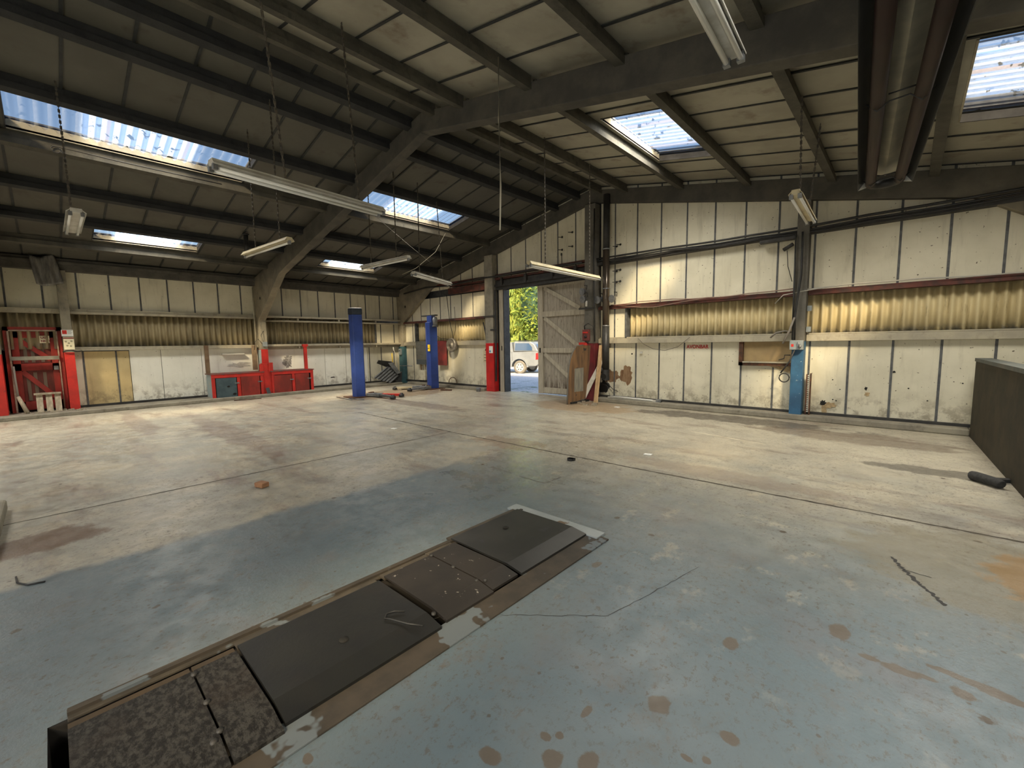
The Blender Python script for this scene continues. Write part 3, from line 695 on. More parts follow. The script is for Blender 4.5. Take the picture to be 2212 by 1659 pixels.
def text(body, size, loc, rot, mat, name, parent=None, ext=.002, bold=0, ax=1, align='LEFT'):
    cu = bpy.data.curves.new(name, 'FONT'); cu.body = body; cu.size = size; cu.extrude = ext; cu.offset = bold; cu.align_x = align
    tmp = bpy.data.objects.new('tmp', cu); C.objects.link(tmp)
    dg = bpy.context.evaluated_depsgraph_get(); dg.update()
    me = bpy.data.meshes.new_from_object(tmp.evaluated_get(dg)); bpy.data.objects.remove(tmp)
    me.transform(Matrix.Diagonal((ax,1,1,1)))
    me.materials.clear(); me.materials.append(mat)
    o = bpy.data.objects.new(name, me); C.objects.link(o)
    o.rotation_euler = rot
    if parent:
        rt = parent
        while rt.parent: rt = rt.parent
        o.parent = parent; o.location = V(loc)-V(rt.location)
    else: o.location = loc
    return o
LR = (PI/2,0,PI/2)       # text facing +X
text('USE', .075, (-15.798,-.09,1.88), LR, INK, 'lettering', s_, bold=.002)
text('NEXT', .065, (-15.798,-.09,1.80), LR, INK, 'lettering', s_, bold=.002)
s_ = thing('fire_sign', 'white fire extinguisher sign with a red pictogram on the post by the red door', 'sign', (-15.41,.37,2.0))
r = MB(); r.box(-15.415,.27,1.93,-15.41,.475,2.09); r.build('plate', WPAPER, s_)
r = MB(); r.box(-15.41,.285,1.985,-15.407,.365,2.08); r.build('pictogram', REDP, s_)
for i in range(4): r = MB(); r.box(-15.41,.375,2.065-.025*i,-15.408,.46-.02*(i%2),2.073-.025*i); r.build('print_line', M('grey_green_ink%d'%i, (.15,.2,.15), None, 1, .8), s_)
s_ = thing('instruction_sign', 'pale instruction card with rows of grey pictures under the fire sign', 'sign', (-15.41,.37,1.75))
r = MB(); r.box(-15.415,.29,1.60,-15.41,.475,1.91); r.build('card', PAPER, s_)
r = MB(); r.box(-15.41,.29,1.87,-15.407,.475,1.90); r.build('header', M('maroon_ink', (.25,.05,.05), None, 1, .8), s_)
for i in range(5): r = MB(); r.lathe((-15.41,(.33,.38,.43,.35,.41)[i],(1.8,1.76,1.81,1.70,1.69)[i]),(1,0,0),[(0,0),(0,.022),(.003,.02),(.003,0)],10); r.build('picture', M('grey_ink%d'%i, (.35,.33,.22), None, 1, .8), s_)
r = MB(); r.tube([(-15.40,.26,1.545),(-15.36,.33,1.57),(-15.36,.42,1.575),(-15.39,.50,1.55),(-15.5,.55,1.55),(-15.6,.6,1.56)], .016, 6)
one('cable_loop', r, BLACKP, 'black cable loop wrapped around the top of the red post foot', 'cable')
# pallet piece & stick by the red door
t = thing('pallet_piece', 'small broken pallet of pale slats leaning against the red door', 'pallet', (-15.45,-.1,.09))
for y in (-.28,-.12,.03):
    r = MB(); r.hexa([(-15.40,y,.09),(-15.40,y+.11,.09),(-15.43,y+.11,.09),(-15.43,y,.09),(-15.56,y,.52),(-15.56,y+.11,.52),(-15.59,y+.11,.52),(-15.59,y,.52)]); r.build('slat', PALLET, t)
r = MB(); r.box(-15.63,-.31,.51,-15.50,.15,.55); r.build('top_rail', PALLET, t)
r = MB(); r.box(-15.5,-.3,.09,-15.44,.14,.12); r.build('bottom_rail', WOOD, t)
t = thing('broken_branch', 'broken timber stick propped in the corner of the red door', 'stick', (-15.4,-.52,.09))
r = MB(); r.tube([(-15.40,-.44,.09),(-15.44,-.5,.3),(-15.5,-.56,.5)], .045, 7, r2=.035); r.build('lower_piece', PALLET, t)
r = MB(); r.tube([(-15.5,-.56,.48),(-15.58,-.575,.9),(-15.6,-.58,1.22)], .022, 6); r.build('upper_piece', M('grey_stick', (.3,.28,.24), None, 1, .8), t)
r = MB()
random.seed(3)
for i in range(26):
    x, y = random.uniform(-15.6,-15.05), random.uniform(-.45,.55); q = random.uniform(.015,.04)
    r.obox((x,y,.09+q*.4),(q,0,0),(0,q*.8,0),(0,0,q*.4))
tag(one('debris', r, RUBBLE, 'scattered rubble crumbs on the kerb in front of the red door', 'debris'), 'scattered rubble crumbs on the kerb in front of the red door', 'debris', kind='stuff')
# hanging plastic sheet
r = MB(); random.seed(11); N, K = 16, 12; g_ = []
for i in range(N+1):
    row = []
    for jj in range(K+1):
        u, v = i/N, jj/K
        y = -.12 + .42*u + (.12*v*(1-u)*.6) + .12*v*u; z = 3.85 - .68*v - .04*math.sin(u*5)
        x = -15.38 + .035*math.sin(u*11+v*2) + .02*math.sin(u*23) + .05*v
        row.append(r.bm.verts.new((x,y,z)))
    g_.append(row)
for i in range(N):
    for jj in range(K):
        f_ = r.bm.faces.new([g_[i][jj],g_[i+1][jj],g_[i+1][jj+1],g_[i][jj+1]]); f_.smooth = True
o = one('plastic_sheet', r, PLASTIC, 'crumpled grey plastic sheet hanging from the eaves above the red door post', 'sheet')
sm = o.modifiers.new('s','SOLIDIFY'); sm.thickness = .01
# ---- workbenches
def bench(x, y0, y1, label, doors, blue=False, group='red wooden workbenches'):
    t = thing('workbench', label, 'workbench', (x-.25,(y0+y1)/2,0), group)
    XB = -15.68
    r = MB(); r.box(XB,y0-.03,.78,x+.03,y1+.03,.81); r.build('worktop', M('bench_top%d'%int(y0*10), (.3,.05,.04), (.12,.1,.09), 8, .7), t)
    r = MB(); r.box(x-.02,y0,.68,x+.02,y1,.785); r.build('apron', REDP, t, bevel=.004)
    for yy in (y0, (y0+y1)/2-.04, y1-.09):
        r = MB(); r.box(x-.02,yy,0,x+.012,yy+.09,.7); r.build('front_post', REDP, t, bevel=.003)
    r = MB(); r.box(x-.02,y0,0,x+.015,y1,.05); r.build('plinth', REDP, t)
    r = MB(); r.box(XB,y0,0,x-.02,y0+.02,.78); r.build('side_panel', LBLUE if blue else REDD, t)
    r = MB(); r.box(XB,y1-.02,0,x-.02,y1,.78); r.build('side_panel', REDD, t)
    r = MB(); r.box(x-.06,y0+.02,.05,x-.05,y1-.02,.68); r.build('inner_shelf', BLACKP, t)
    for (a, b, z0, z1, mm, nm_) in doors:
        r = MB(); r.box(x-.025,a,z0,x+.02,b,z1); dd = r.build('door', mm, t, bevel=.004)
        if nm_: dd['label'] = nm_
        yield_pts = None
        hb = MB(); hb.box(x+.02,b-.05,(z0+z1)/2+.12,x+.035,b+.07,(z0+z1)/2+.16); hb.build('hasp', GALV, dd)
        if nm_:
            for (hy, hz, hr) in ((a+.31,.41,.035),(a+.46,.17,.045)):
                h = MB(); pts = [(x+.021, hy+hr*(1+.3*math.sin(q*2.3))*math.cos(q), hz+hr*.8*math.sin(q)) for q in [2*PI*k_/12 for k_ in range(12)]]; h.prism(pts,(.002,0,0)); h.build('hole', HOLE, dd)
    return t
bench(-15.1, 3.22, 4.62, 'red workbench with one grey-blue cupboard door full of holes', [(3.33,3.86,.05,.67,M('grey_blue_door', (.075,.115,.13), (.05,.08,.095), 4, .6),'grey-blue door with two ragged holes'),(3.98,4.5,.03,.69,REDD,None)], True)
bench(-15.1, 4.86, 6.18, 'red workbench with two red cupboard doors beside the blue lift', [(4.92,5.46,.05,.66,REDD,None),(5.58,6.03,.04,.67,REDD,None)])
t = thing('red_post', 'red painted post rising from the outer end of the red workbench', 'post', (-15.1,5.98,.81)); r = MB(); r.box(-15.16,5.92,.81,-15.09,6.02,1.6); r.build('upright', REDP, t, bevel=.004)
r = MB(); r.box(-15.18,5.89,1.58,-15.07,6.05,1.66); r.build('post_head', REDP, t)
r = MB(); r.box(-15.2,3.12,.81,-15.12,3.22,1.66); one('timber_post', r, M('brown_post', (.12,.07,.04), (.18,.12,.07), 6, .8), 'brown timber post standing on the end of the red workbench', 'post')
t = thing('bench_cheek', 'stepped red boards fixed around the mid-hall post foot between the workbenches', 'panel', (-15.15,4.72,0))
r = MB(); r.box(-15.14,4.53,.8,-15.09,4.63,1.04); r.build('board', REDP, t, bevel=.004)
r = MB(); r.box(-15.14,4.79,.8,-15.09,4.92,1.08); r.build('board', REDP, t, bevel=.004)
r = MB(); r.box(-15.36,4.63,0,-15.12,4.86,1.06); r.build('post_casing', REDP, t, bevel=.004)
r = MB(); r.obox((-15.04,4.72,.15),(.012,0,0),(0,.05,.01),(0,-.03,.13)); one('rubber_flap', r, DKGREY, 'dark grey slab leaning between the two red workbenches', 'slab')
t = thing('wall_ledge', 'small narrow grey shelf on the white board above the red workbench', 'shelf', (-15.7,4.0,1.38)); r = MB(); r.box(XW,3.68,1.36,XW+.12,4.28,1.40); r.build('shelf_board', M('ledge_paint', (.5,.48,.42), None, 1, .7), t)
t = thing('wall_switch', 'small grey switch box and cables on the mid-hall post above the workbench', 'switch', (-15.3,4.78,1.7)); r = MB(); r.box(-15.31,4.72,1.6,-15.24,4.85,1.75); r.build('box', WALLG, t, bevel=.005)
r = MB(); r.tube([(-15.28,4.7,1.7),(-15.3,4.6,1.85),(-15.33,4.52,1.75),(-15.38,4.5,1.5)], .008, 5); r.tube([(-15.28,4.75,1.75),(-15.25,4.68,1.95),(-15.33,4.78,2.1)], .008, 5); r.build('cable', BLACKP, t)
r = MB(); r.box(-15.6,4.48,.85,-15.5,4.6,1.65); one('timber_post', r, M('tan_post', (.28,.2,.12), (.2,.14,.09), 6, .8), 'tan timber post against the wall beside the mid-hall red post', 'post')
r = MB(); r.tube([(-15.55,4.62,3.5),(-15.5,4.6,2.6),(-15.5,4.6,1.5)], .018, 6); one('conduit', r, CONCL, 'thin conduit running down the near side of the mid-hall leg', 'conduit')
# dark pipe hanging under purlin near left eave
r = MB(); r.tube([(-12.4,3.62,4.42),(-12.4,3.62,3.84)], .055, 12); r.lathe((-12.4,3.62,4.40),(0,0,1),[(0,.055),(0,.075),(.03,.075),(.03,.055)],14)
one('flue_stub', r, BLACKP, 'short black vertical pipe hanging below the purlin over the workbenches', 'pipe')
# ---- two-post lift
def lift(x, y, h, label, cap=True):
    t = thing('lift_post', label, 'lift post', (x,y,0), 'blue posts of the two-post vehicle lift')
    a = .17
    r = MB(); r.prism([(x-.19,y-.13,.02),(x-.05,y-.19,.02),(x+.10,y-.15,.02),(x+.19,y+.1,.02),(x+.05,y+.19,.02),(x-.16,y+.14,.02)],(0,0,h-.22)); r.build('column', LIFTB, t, bevel=.01)
    if cap: r = MB(); r.prism([(x-.20,y-.14,h-.2),(x-.05,y-.2,h-.2),(x+.11,y-.16,h-.2),(x+.2,y+.11,h-.2),(x+.05,y+.2,h-.2),(x-.17,y+.15,h-.2)],(0,0,.2)); r.build('top_cap', LIFTG, t, bevel=.03)
    else:
        r = MB(); r.box(x-.5,y-.06,h+.02,x+.3,y+.06,h+.06); r.build('head_bar', DARKST, t)
        r = MB(); r.box(x-.15,y-.08,h-.2,x+.12,y+.08,h+.03); r.build('head_bracket', LIFTB, t)
        r = MB(); r.lathe((x+.22,y,h-.32),(0,0,1),[(0,0),(0,.08),(.22,.09),(.3,.06),(.3,0)],14); mo = r.build('motor', GALV, t); r = MB(); r.lathe((x+.22,y,h-.37),(0,0,1),[(0,0),(0,.1),(.06,.1),(.06,0)],14); r.build('motor_cover', DKGREY, mo)
        r = MB(); r.box(x+.03,y-.215,1.35,x+.15,y-.195,1.58); q = r.build('warning_sticker', YEL, t)
        for k_ in range(2): r = MB(); r.lathe((x+.06+.05*k_,y-.217,1.45),(0,-1,0),[(0,0),(0,.018),(.002,.018),(.002,0)],8); r.build('symbol', BLACKP, q)
        r = MB(); r.prism([(x-.35,y,.05),(x-.18,y,.05),(x-.18,y,.75)],(0,.05,0)); r.build('cable_guard', DKGREY, t)
    r = MB(); r.box(x-.35,y-.35,0,x+.3,y+.3,.025); r.build('base_plate', RUST, t)
    return t
LP1 = lift(-12.42, 6.45, 2.72, 'nearer blue lift post with a grey cap in front of the white boards')
LP2 = lift(-12.45, 9.3, 2.56, 'farther blue lift post with motor, near the red wall panel', False)
def arm(t, p, q, w, m2, lab):
    p, q = V(p), V(q); d = (q-p).normalized(); n = V((-d.y,d.x,0)); mid = p.lerp(q,.45)
    r = MB(); r.obox(p.lerp(mid,.5)+V((0,0,.075)), d*(mid-p).length/2, n*w/2, (0,0,.05)); a = r.build('lift_arm', GALV, t, bevel=.008); a['label'] = lab
    r = MB(); r.obox(mid.lerp(q,.5)+V((0,0,.075)), d*(q-mid).length/2, n*w/3, (0,0,.035)); r.build('inner_tube', m2, a, bevel=.006)
    r = MB(); r.lathe(q+V((0,0,.02)),(0,0,1),[(0,0),(0,.085),(.07,.085),(.08,.05),(.11,.05),(.11,0)],16); r.build('pad', BLACKP, a)
    r = MB(); r.lathe(p.lerp(mid,.2)+V((0,0,.12)),(0,0,1),[(0,.06),(.03,.06),(.03,0)],14); r.build('pivot', RUST, a)
arm(LP1, (-12.2,6.6,0),(-11.25,7.2,0),.16,REDP,'red arm')
arm(LP1, (-12.3,6.75,0),(-11.0,6.75,0),.14,DKGREY,'dark grey arm')
arm(LP2, (-12.6,9.1,0),(-13.2,8.2,0),.15,CREAMM,'cream arm')
arm(LP2, (-12.4,9.1,0),(-12.3,8.2,0),.18,GALV,'boxy grey arm')
r = MB(); r.obox((-13.0,8.75,.05),(.2,.3,0),(-.09,.06,0),(0,0,.03)); one('pallet_board', r, M('pale_slab', (.55,.5,.4), None, 1, .7), 'pale flat slab lying between the lift arms', 'slab')
r = MB(); r.tube([(-12.9,5.95,.015),(-11.8,5.9,.015)], .012, 5); r.tube([(-12.2,6.0,.012),(-11.6,6.15,.012)], .02, 5); one('steel_strip', r, GALV, 'thin steel strip on the floor in front of the nearer blue post', 'strip')
r = MB(); r.obox((-11.6,9.2,.02),(.2,.05,0),(-.02,.06,0),(0,0,.015)); one('rusty_plate', r, RUST, 'small rusty plate on the floor beyond the farther lift post', 'plate')
# ---- corner clutter
t = thing('car_grille', 'broken black and grey plastic car panel with ribs leaning in the corner', 'car part', (-15.1,9.2,.09))
r = MB(); A_ = [(-15.0,8.45,.32),(-14.9,9.05,.10),(-15.1,9.72,.45),(-15.2,9.15,.70)]
r.prism(A_, (-.03,.0,.04)); r.build('ribbed_panel', GREYPL, t)
for k_ in range(6):
    u = k_/5; a = V(A_[0]).lerp(V(A_[1]),u)+V((.02,0,.0)); b = V(A_[3]).lerp(V(A_[2]),u)+V((.02,0,.0)); r = MB(); r.tube([a,b],.014,5); r.build('rib', BLACKP, t)
r = MB(); r.prism([(-15.2,8.7,.88),(-15.15,8.75,1.0),(-15.2,9.35,.92),(-15.25,9.5,.55),(-15.3,9.0,.78)],(-.06,0,0)); r.build('black_bracket', BLACKP, t)
r = MB(); r.prism([(-15.1,9.1,.88),(-15.08,9.3,.9),(-15.05,9.62,.45),(-15.05,9.45,.42)],(.03,0,0)); r.build('grey_cover', GREYPL, t)
r = MB(); r.prism([(-15.0,9.0,.09),(-14.95,9.6,.09),(-15.05,9.7,.5),(-15.1,9.1,.2)],(-.1,0,0)); r.build('lower_shell', BLACKP, t)
r = MB(); r.tube([(-15.25,9.72,.1),(-15.4,9.6,1.35)], .014, 6); r.lathe((-15.41,9.59,1.35),(-.1,-.06,1),[(0,.015),(.03,.03),(.12,.025),(.16,0)],10); one('broom_handle', r, WHITEM, 'white pole with pale tip leaning beside the teal post', 'pole')
r = MB(); r.tube([(-15.45,9.55,.7),(-15.47,9.53,1.25)], .02, 6); one('yellow_tube', r, YEL, 'short yellow tube standing behind the white pole in the corner', 'tube')
t = thing('socket_box', 'grey isolator box on the teal post in the corner', 'socket', (-15.35,9.94,1.3)); r = MB(); r.box(-15.6,9.93,1.17,-15.45,10.0,1.42); r.build('box', WALLG, t, bevel=.006); r = MB(); r.box(-15.56,9.92,1.32,-15.49,9.93,1.36); r.build('switch', BLACKP, t)
r = MB(); r.tube([(-15.5,9.9,.72),(-15.3,9.85,.72),(-15.0,9.9,.73),(-14.75,10.0,.72)], .018, 6); one('clamp_bar', r, GALV, 'short bright steel rod crossing the teal post at knee height', 'rod')
r = MB(); r.box(-14.35,10.03,.17,-13.95,10.135,.56); r.box(-13.75,10.05,.17,-13.73,10.135,.5); one('cover_box', r, BOARD, 'low cream box casing on the gable wall beside the teal post', 'box', bevel=.02)
# gable wall, left part
t = thing('mesh_panel', 'grey wire mesh panel hung on the gable wall behind the farther lift post', 'panel', (-14.0,10.0,1.25))
r = MB(); r.box(-14.45,10.0,.80,-13.55,10.02,1.71); r.build('backing', M('mesh_grey', (.14,.14,.12), (.09,.09,.08), 5, .7), t)
for i in range(12): r = MB(); r.tube([(-14.43+.08*i,9.995,1.0),(-14.43+.08*i,9.995,1.70)], .005, 4); r.build('wire', M('wire_pale', (.3,.29,.24), None, 1, .6) if i==0 else bpy.data.materials['wire_pale'], t)
for i in range(13): r = MB(); r.tube([(-14.44,9.99,1.0+.057*i),(-13.56,9.99,1.0+.057*i)], .005, 4); r.build('wire', bpy.data.materials['wire_pale'], t)
r = MB(); r.box(-14.42,9.985,.80,-13.8,9.998,1.0); r.build('lower_plate', M('slate_plate', (.075,.085,.085), None, 1, .6), t)
r = MB(); r.box(-13.15,9.98,.80,-12.5,10.0,1.71); one('painted_board', r, M('maroon_panel', (.22,.03,.028), (.13,.025,.022), 4, .6), 'dark red square panel hung on the gable wall beside the farther lift post', 'panel')
t = thing('hose_reel', 'round grey wheel hung on the gable wall right of the red panel', 'wheel', (-12.12,9.95,1.55))
r = MB(); r.lathe((-12.12,9.86,1.55),(0,1,0),[(0,.0),(0,.07),(.03,.08),(.05,.14),(.02,.2),(.0,.23),(.05,.26),(.14,.24),(.16,.1)],28); r.build('rim', M('wheel_rim', (.32,.30,.27), (.16,.15,.14), 9, .5, .5), t)
r = MB(); r.lathe((-12.12,9.85,1.55),(0,1,0),[(0,0),(0,.035),(.02,.035)],12); r.build('hub', BLACKP, t)
r = MB(); r.tube([(-12.35,9.94,3.35),(-12.2,9.93,2.4),(-12.08,9.93,2.0),(-12.05,9.93,1.8)], .012, 5); r.tube([(-12.0,9.9,1.78),(-11.85,9.9,2.1),(-11.9,9.92,2.9)], .008, 5); r.tube([(-13.3,9.9,2.05),(-12.7,9.88,1.8),(-12.1,9.9,1.75)], .008, 5)
one('hanging_cable', r, BLACKP, 'loose black cable hanging down the gable wall to the round grey wheel', 'cable')
r = MB(); r.tube([(-12.2+.3*math.cos(a)*.75, 10.0, .17+.2*math.sin(a)) for a in [PI*i/12 for i in range(13)]], .012, 6); one('hose_arch', r, RUST, 'rusty arched hose end low on the gable wall', 'hose')
t = thing('junction_box', 'cream junction box on the wall beside the bright red post foot', 'box', (-10.45,10.0,1.1)); r = MB(); r.box(-10.6,10.04,.95,-10.32,10.13,1.36); r.build('box', CREAMM, t, bevel=.01)
for i in range(3): r = MB(); r.box(-10.55,10.03,1.0+.1*i,-10.37,10.042,1.02+.1*i); r.build('slot', DKGREY, t)
r = MB(); r.tube([(-10.36,9.95,3.35),(-10.37,9.95,2.0),(-10.34,9.95,1.45),(-10.40,9.95,1.35)], .014, 6); r.tube([(-10.62,10.1,2.3),(-10.42,10.05,1.7)], .02, 5); one('conduit', r, DARKST, 'dark vertical conduit down the wall-side edge of the doorway post', 'conduit')
r = MB(); r.tube([(-9.86,9.92,3.3),(-9.86,9.92,1.2),(-9.86,9.9,.35)], .03, 8); r.box(-10.05,9.86,2.0,-9.8,9.9,2.05); one('drop_rod', r, DARKST, 'long dark steel door bolt rod beside the doorway jamb', 'rod')
r = MB(); r.box(-10.13,9.868,1.27,-9.96,9.876,1.5); o = one('paper_label', r, WPAPER, 'white paper label with blue print on the bright red post foot', 'label', loc=(-10.05,9.87,1.38))
r = MB(); r.box(-10.12,9.864,1.30,-10.05,9.868,1.36); r.build('blue_print', BLUEPAP, o)
r = MB(); r.lathe((-10.42,9.62,0),(0,0,1),[(0,.0),(0,.075),(.12,.085),(.13,.08),(.02,.07),(.02,0)],18); one('paint_tin', r, GALV, 'dented grey tin on the floor at the bright red post foot', 'tin')
r = MB(); r.box(-10.36,9.90,2.44,-9.85,9.86,2.49); one('steel_strap', r, DARKST, 'dark steel strap wrapped around the doorway post', 'strap')
# ---- apex post fittings
def flood(x, z, y, label):
    t = thing('floodlight', label, 'floodlight', (x,y,z), 'round floodlights above the timber door corner')
    r = MB(); r.lathe((x,y,z),(-.25,-1,-.1),[(-.08,.03),(-.04,.07),(.03,.095),(.05,.1)],20); r.build('housing', M('lamp_grey', (.14,.14,.14), (.08,.08,.08), 6, .5) if 'lamp_grey' not in bpy.data.materials else bpy.data.materials['lamp_grey'], t)
    r = MB(); r.lathe((x,y,z),(-.25,-1,-.1),[(.05,.1),(.055,.08),(.052,.03),(.055,0)],20); r.build('lens', GALV, t)
    r = MB(); r.tube([(x+.1,y+.02,z+.05),(x+.1,y+.03,z+.16),(x,y+.06,z+.17),(x,y+.2,z+.17)], .01, 5); r.build('bracket', DARKST, t)
flood(-6.42,2.92,9.78,'round grey floodlight, topmost of the cluster on the dark apex post')
flood(-6.40,2.72,9.78,'round grey floodlight lower on the dark apex post')
flood(-6.02,2.68,9.9,'round floodlight on the wall between the dark post and the flue pipe')
flood(-5.86,2.70,9.95,'round floodlight mostly hidden behind the flue pipe')
flood(-5.60,2.68,9.9,'round floodlight on the wall just beyond the flue pipe')
r = MB(); r.box(-6.38,9.82,2.53,-6.33,9.86,2.68); one('white_cylinder', r, WHITEM, 'small white plastic tube below the floodlights on the dark post', 'tube', bevel=.01)
r = MB(); r.box(-6.6,9.84,2.46,-6.1,9.88,2.50); one('steel_shelf', r, DARKST, 'small dark steel ledge on the dark post under the floodlights', 'ledge')
t = thing('alarm_box', 'red call point and box on the dark apex post above the plywood', 'alarm', (-6.35,9.85,1.75)); r = MB(); r.box(-6.46,9.80,1.62,-6.25,9.87,1.92); r.build('housing', M('maroon_box', (.14,.04,.035), None, 1, .6), t, bevel=.01)
r = MB(); r.box(-6.44,9.79,1.82,-6.28,9.80,1.86); r.build('trim', REDP, t); r = MB(); r.lathe((-6.35,9.80,1.73),(0,-1,0),[(0,0),(0,.04),(.02,.035),(.02,0)],12); r.build('button', BLACKP, t)
r = MB(); r.tube([(-6.4,9.82,1.92),(-6.38,9.78,2.02),(-6.25,9.76,2.08),(-6.12,9.8,2.0),(-6.1,9.85,1.7)], .012, 6); r.build('cable', DARKST, t)
r = MB(); r.lathe((-6.4,9.75,1.5),(.9,.1,.1),[(-.08,0),(-.08,.055),(.1,.06),(.12,.03),(.12,0)],14); r.box(-6.5,9.7,1.46,-6.3,9.74,1.58); one('red_bell', r, REDP, 'bright red fire bell fixed above the plywood sheet', 'bell')
r = MB(); r.tube([(-6.11,9.83,5.0),(-6.12,9.82,3.6),(-6.10,9.82,2.6),(-6.08,9.82,1.6)], .018, 6); one('conduit', r, BLACKP, 'black conduit running down the full height of the dark apex post', 'conduit')
# plywood sheet, planks
t = thing('plywood_sheet', 'weathered round-topped plywood sheet leaning by the timber door', 'plywood', (-6.4,9.4,0))
pp = lambda q, z: V((-6.34+.06*q, 8.92+.78*q, z))
pts = [pp(*q) for q in ((0,0),(.5,.05),(.99,.09),(1.055,.45),(1.163,.97),(1.226,1.495),(.838,1.506),(.462,1.49),(.279,1.323),(.158,1.146),(.077,.91),(.036,.61),(.015,.31))]
nn = V((.022,-.002,0))
r = MB(); r.prism(pts, nn); r.build('board', PLY, t)
e = MB(); e.tube([q+nn*.5 for q in (pts[0],pts[12],pts[11],pts[10],pts[9],pts[8],pts[7],pts[6])], .018, 5); e.build('worn_edge', M('ply_edge', (.16,.15,.13), None, 1, .8), t)
q4 = [pp(.34,.30), pp(.817,.296), pp(.838,.919), pp(.36,.907)]
r = MB(); r.prism([q + nn*1.02 for q in q4], nn*.12); r.build('grey_patch', M('grey_ply_patch', (.30,.28,.22), (.2,.19,.16), 6, .8, stretch=(3,3,.5)), t)
r = MB(); r.obox((-6.29,9.4,.03), (.05,0,0), (.02,.38,.0), (0,0,.02)); r.build('bottom_batten', BLACKP, t)
r = MB(); a, b = V((-6.12,9.62,.0)), V((-5.98,9.98,1.16)); d = (b-a).normalized(); 
r.prism([V((-6.42,9.66,.1)), V((-6.27,9.66,.07)), V((-5.86,9.86,1.05)), V((-5.93,9.86,1.12))], (.0,.02,0)); one('white_plank', r, WHITEPL, 'white painted plank leaning diagonally against the dark apex post', 'plank')
r = MB(); r.hexa([(-5.93,9.52,0),(-5.83,9.50,0),(-5.82,9.55,0),(-5.92,9.57,0),(-6.02,9.94,1.5),(-5.93,9.94,1.5),(-5.92,9.99,1.5),(-6.01,9.99,1.5)]); one('new_plank', r, WOODN, 'fresh sawn timber plank standing upright beside the flue pipe', 'plank')
t = thing('fluorescent_fitting', 'discarded fluorescent fitting lying on the kerb under the flue pipe', 'lamp', (-5.2,9.95,.12)); r = MB(); r.box(-5.75,9.93,.11,-4.3,9.99,.15); r.build('batten', WHITEM, t); r = MB(); r.tube([(-5.65,9.9,.17),(-4.5,9.9,.15)], .016, 8); r.build('lamp_tube', TUBEG, t); r = MB(); r.box(-4.42,9.9,.10,-4.3,10.0,.18); r.build('end_cap', GALV, t)
r = MB(); random.seed(9)
for i in range(16):
    x, y = random.uniform(-6.3,-5.6), random.uniform(9.1,9.75); q = random.uniform(.02,.06); r.obox((x,y,q*.4),(q,q*.3,0),(-q*.2,q*.5,0),(0,0,q*.4))
tag(one('debris', r, RUBBLE, 'crumbled debris on the floor at the foot of the plywood sheet', 'debris'), 'crumbled debris on the floor at the foot of the plywood sheet', 'debris', kind='stuff')
r = MB(); r.tube([(-5.9,9.95,1.0),(-5.85,9.93,.7),(-5.75,9.92,.5),(-5.6,9.92,.36),(-5.45,9.93,.3)], .009, 5); r.tube([(-6.05,9.95,.5),(-5.8,9.93,.45),(-5.62,9.92,.3)], .006, 5); r.tube([(-5.6,9.93,.25),(-5.75,9.92,.38),(-5.68,9.9,.2)], .006, 5); one('loose_cable', r, BLACKP, 'loose black cable curling on the wall below the flue pipe', 'cable')
# flue pipe
t = thing('flue_pipe', 'tall black flue pipe running down the gable wall from the roof', 'pipe', (-5.81,9.92,.55))
r = MB(); r.tube([(-5.81,9.93,5.3),(-5.81,9.92,3.9)], .085, 18); r.build('upper_pipe', BLACKP, t)
r = MB(); r.tube([(-5.81,9.92,3.95),(-5.81,9.92,1.95)], .088, 18); r.build('steel_pipe', M('stained_steel', (.16,.12,.09), (.10,.085,.07), 4, .3, .75, stretch=(1,1,.2)), t)
r = MB(); r.tube([(-5.81,9.92,2.0),(-5.81,9.92,.85)], .094, 18); r.build('lower_pipe', M('sooty_pipe', (.055,.055,.055), (.035,.035,.035), 4, .45, .4), t)
for z in (3.95, 2.95, 2.0): r = MB(); r.lathe((-5.81,9.92,z),(0,0,1),[(-.015,.09),(-.01,.1),(.01,.1),(.015,.09)],18); r.build('collar', GALV, t)
r = MB(); r.tube([(-5.81,9.92,.86),(-5.81,9.92,.58)], .1, 18, caps=False); r.tube([(-5.85,9.92,.84),(-6.03,9.86,.86)], .085, 16); r.build('tee_piece', BLACKP, t)
r = MB(); r.lathe((-5.81,9.815,.68),(.1,-1,0),[(0,0),(0,.075)],16); r.build('opening', HOLE, t)
# AVONBAR lettering
s_ = thing('wall_sign', 'red AVONBAR lettering on the cream gable wall board under the rail', 'sign', (-3.5,10.14,1.45))
text('AVONBAR', .118, (-3.795,10.134,1.405), (PI/2,0,0), SIGNRED, 'lettering', s_, bold=.0022, ax=.88)
# hatch
t = thing('wall_hatch', 'rusty framed opening with tan board behind beside the blue-footed post', 'hatch', (-2.17,10.1,1.05))
r = MB(); r.box(-2.66,10.07,1.04,-2.58,10.16,1.54); r.box(-2.66,10.07,1.04,-1.68,10.16,1.11); r.build('frame', RUST, t)
r = MB(); r.box(-2.58,10.14,1.10,-1.68,10.148,1.54); r.build('board', M('tan_hatch_board', (.40,.29,.14), (.30,.215,.11), 3, .8), t)
r = MB(); r.box(-2.58,10.05,1.10,-1.75,10.10,1.13); r.build('ledge', CONCL, t)
r = MB(); r.tube([(-1.70,10.0,1.27),(-1.80,10.0,1.27),(-1.81,10.0,1.2),(-1.9,10.0,1.17)], .01, 5); r.build('crank', DARKST, t)
r = MB(); r.prism([(-2.1,10.13,1.04),(-1.7,10.13,1.04),(-1.72,10.13,.9)],(0,.008,0)); r.build('torn_board', TORN, t)
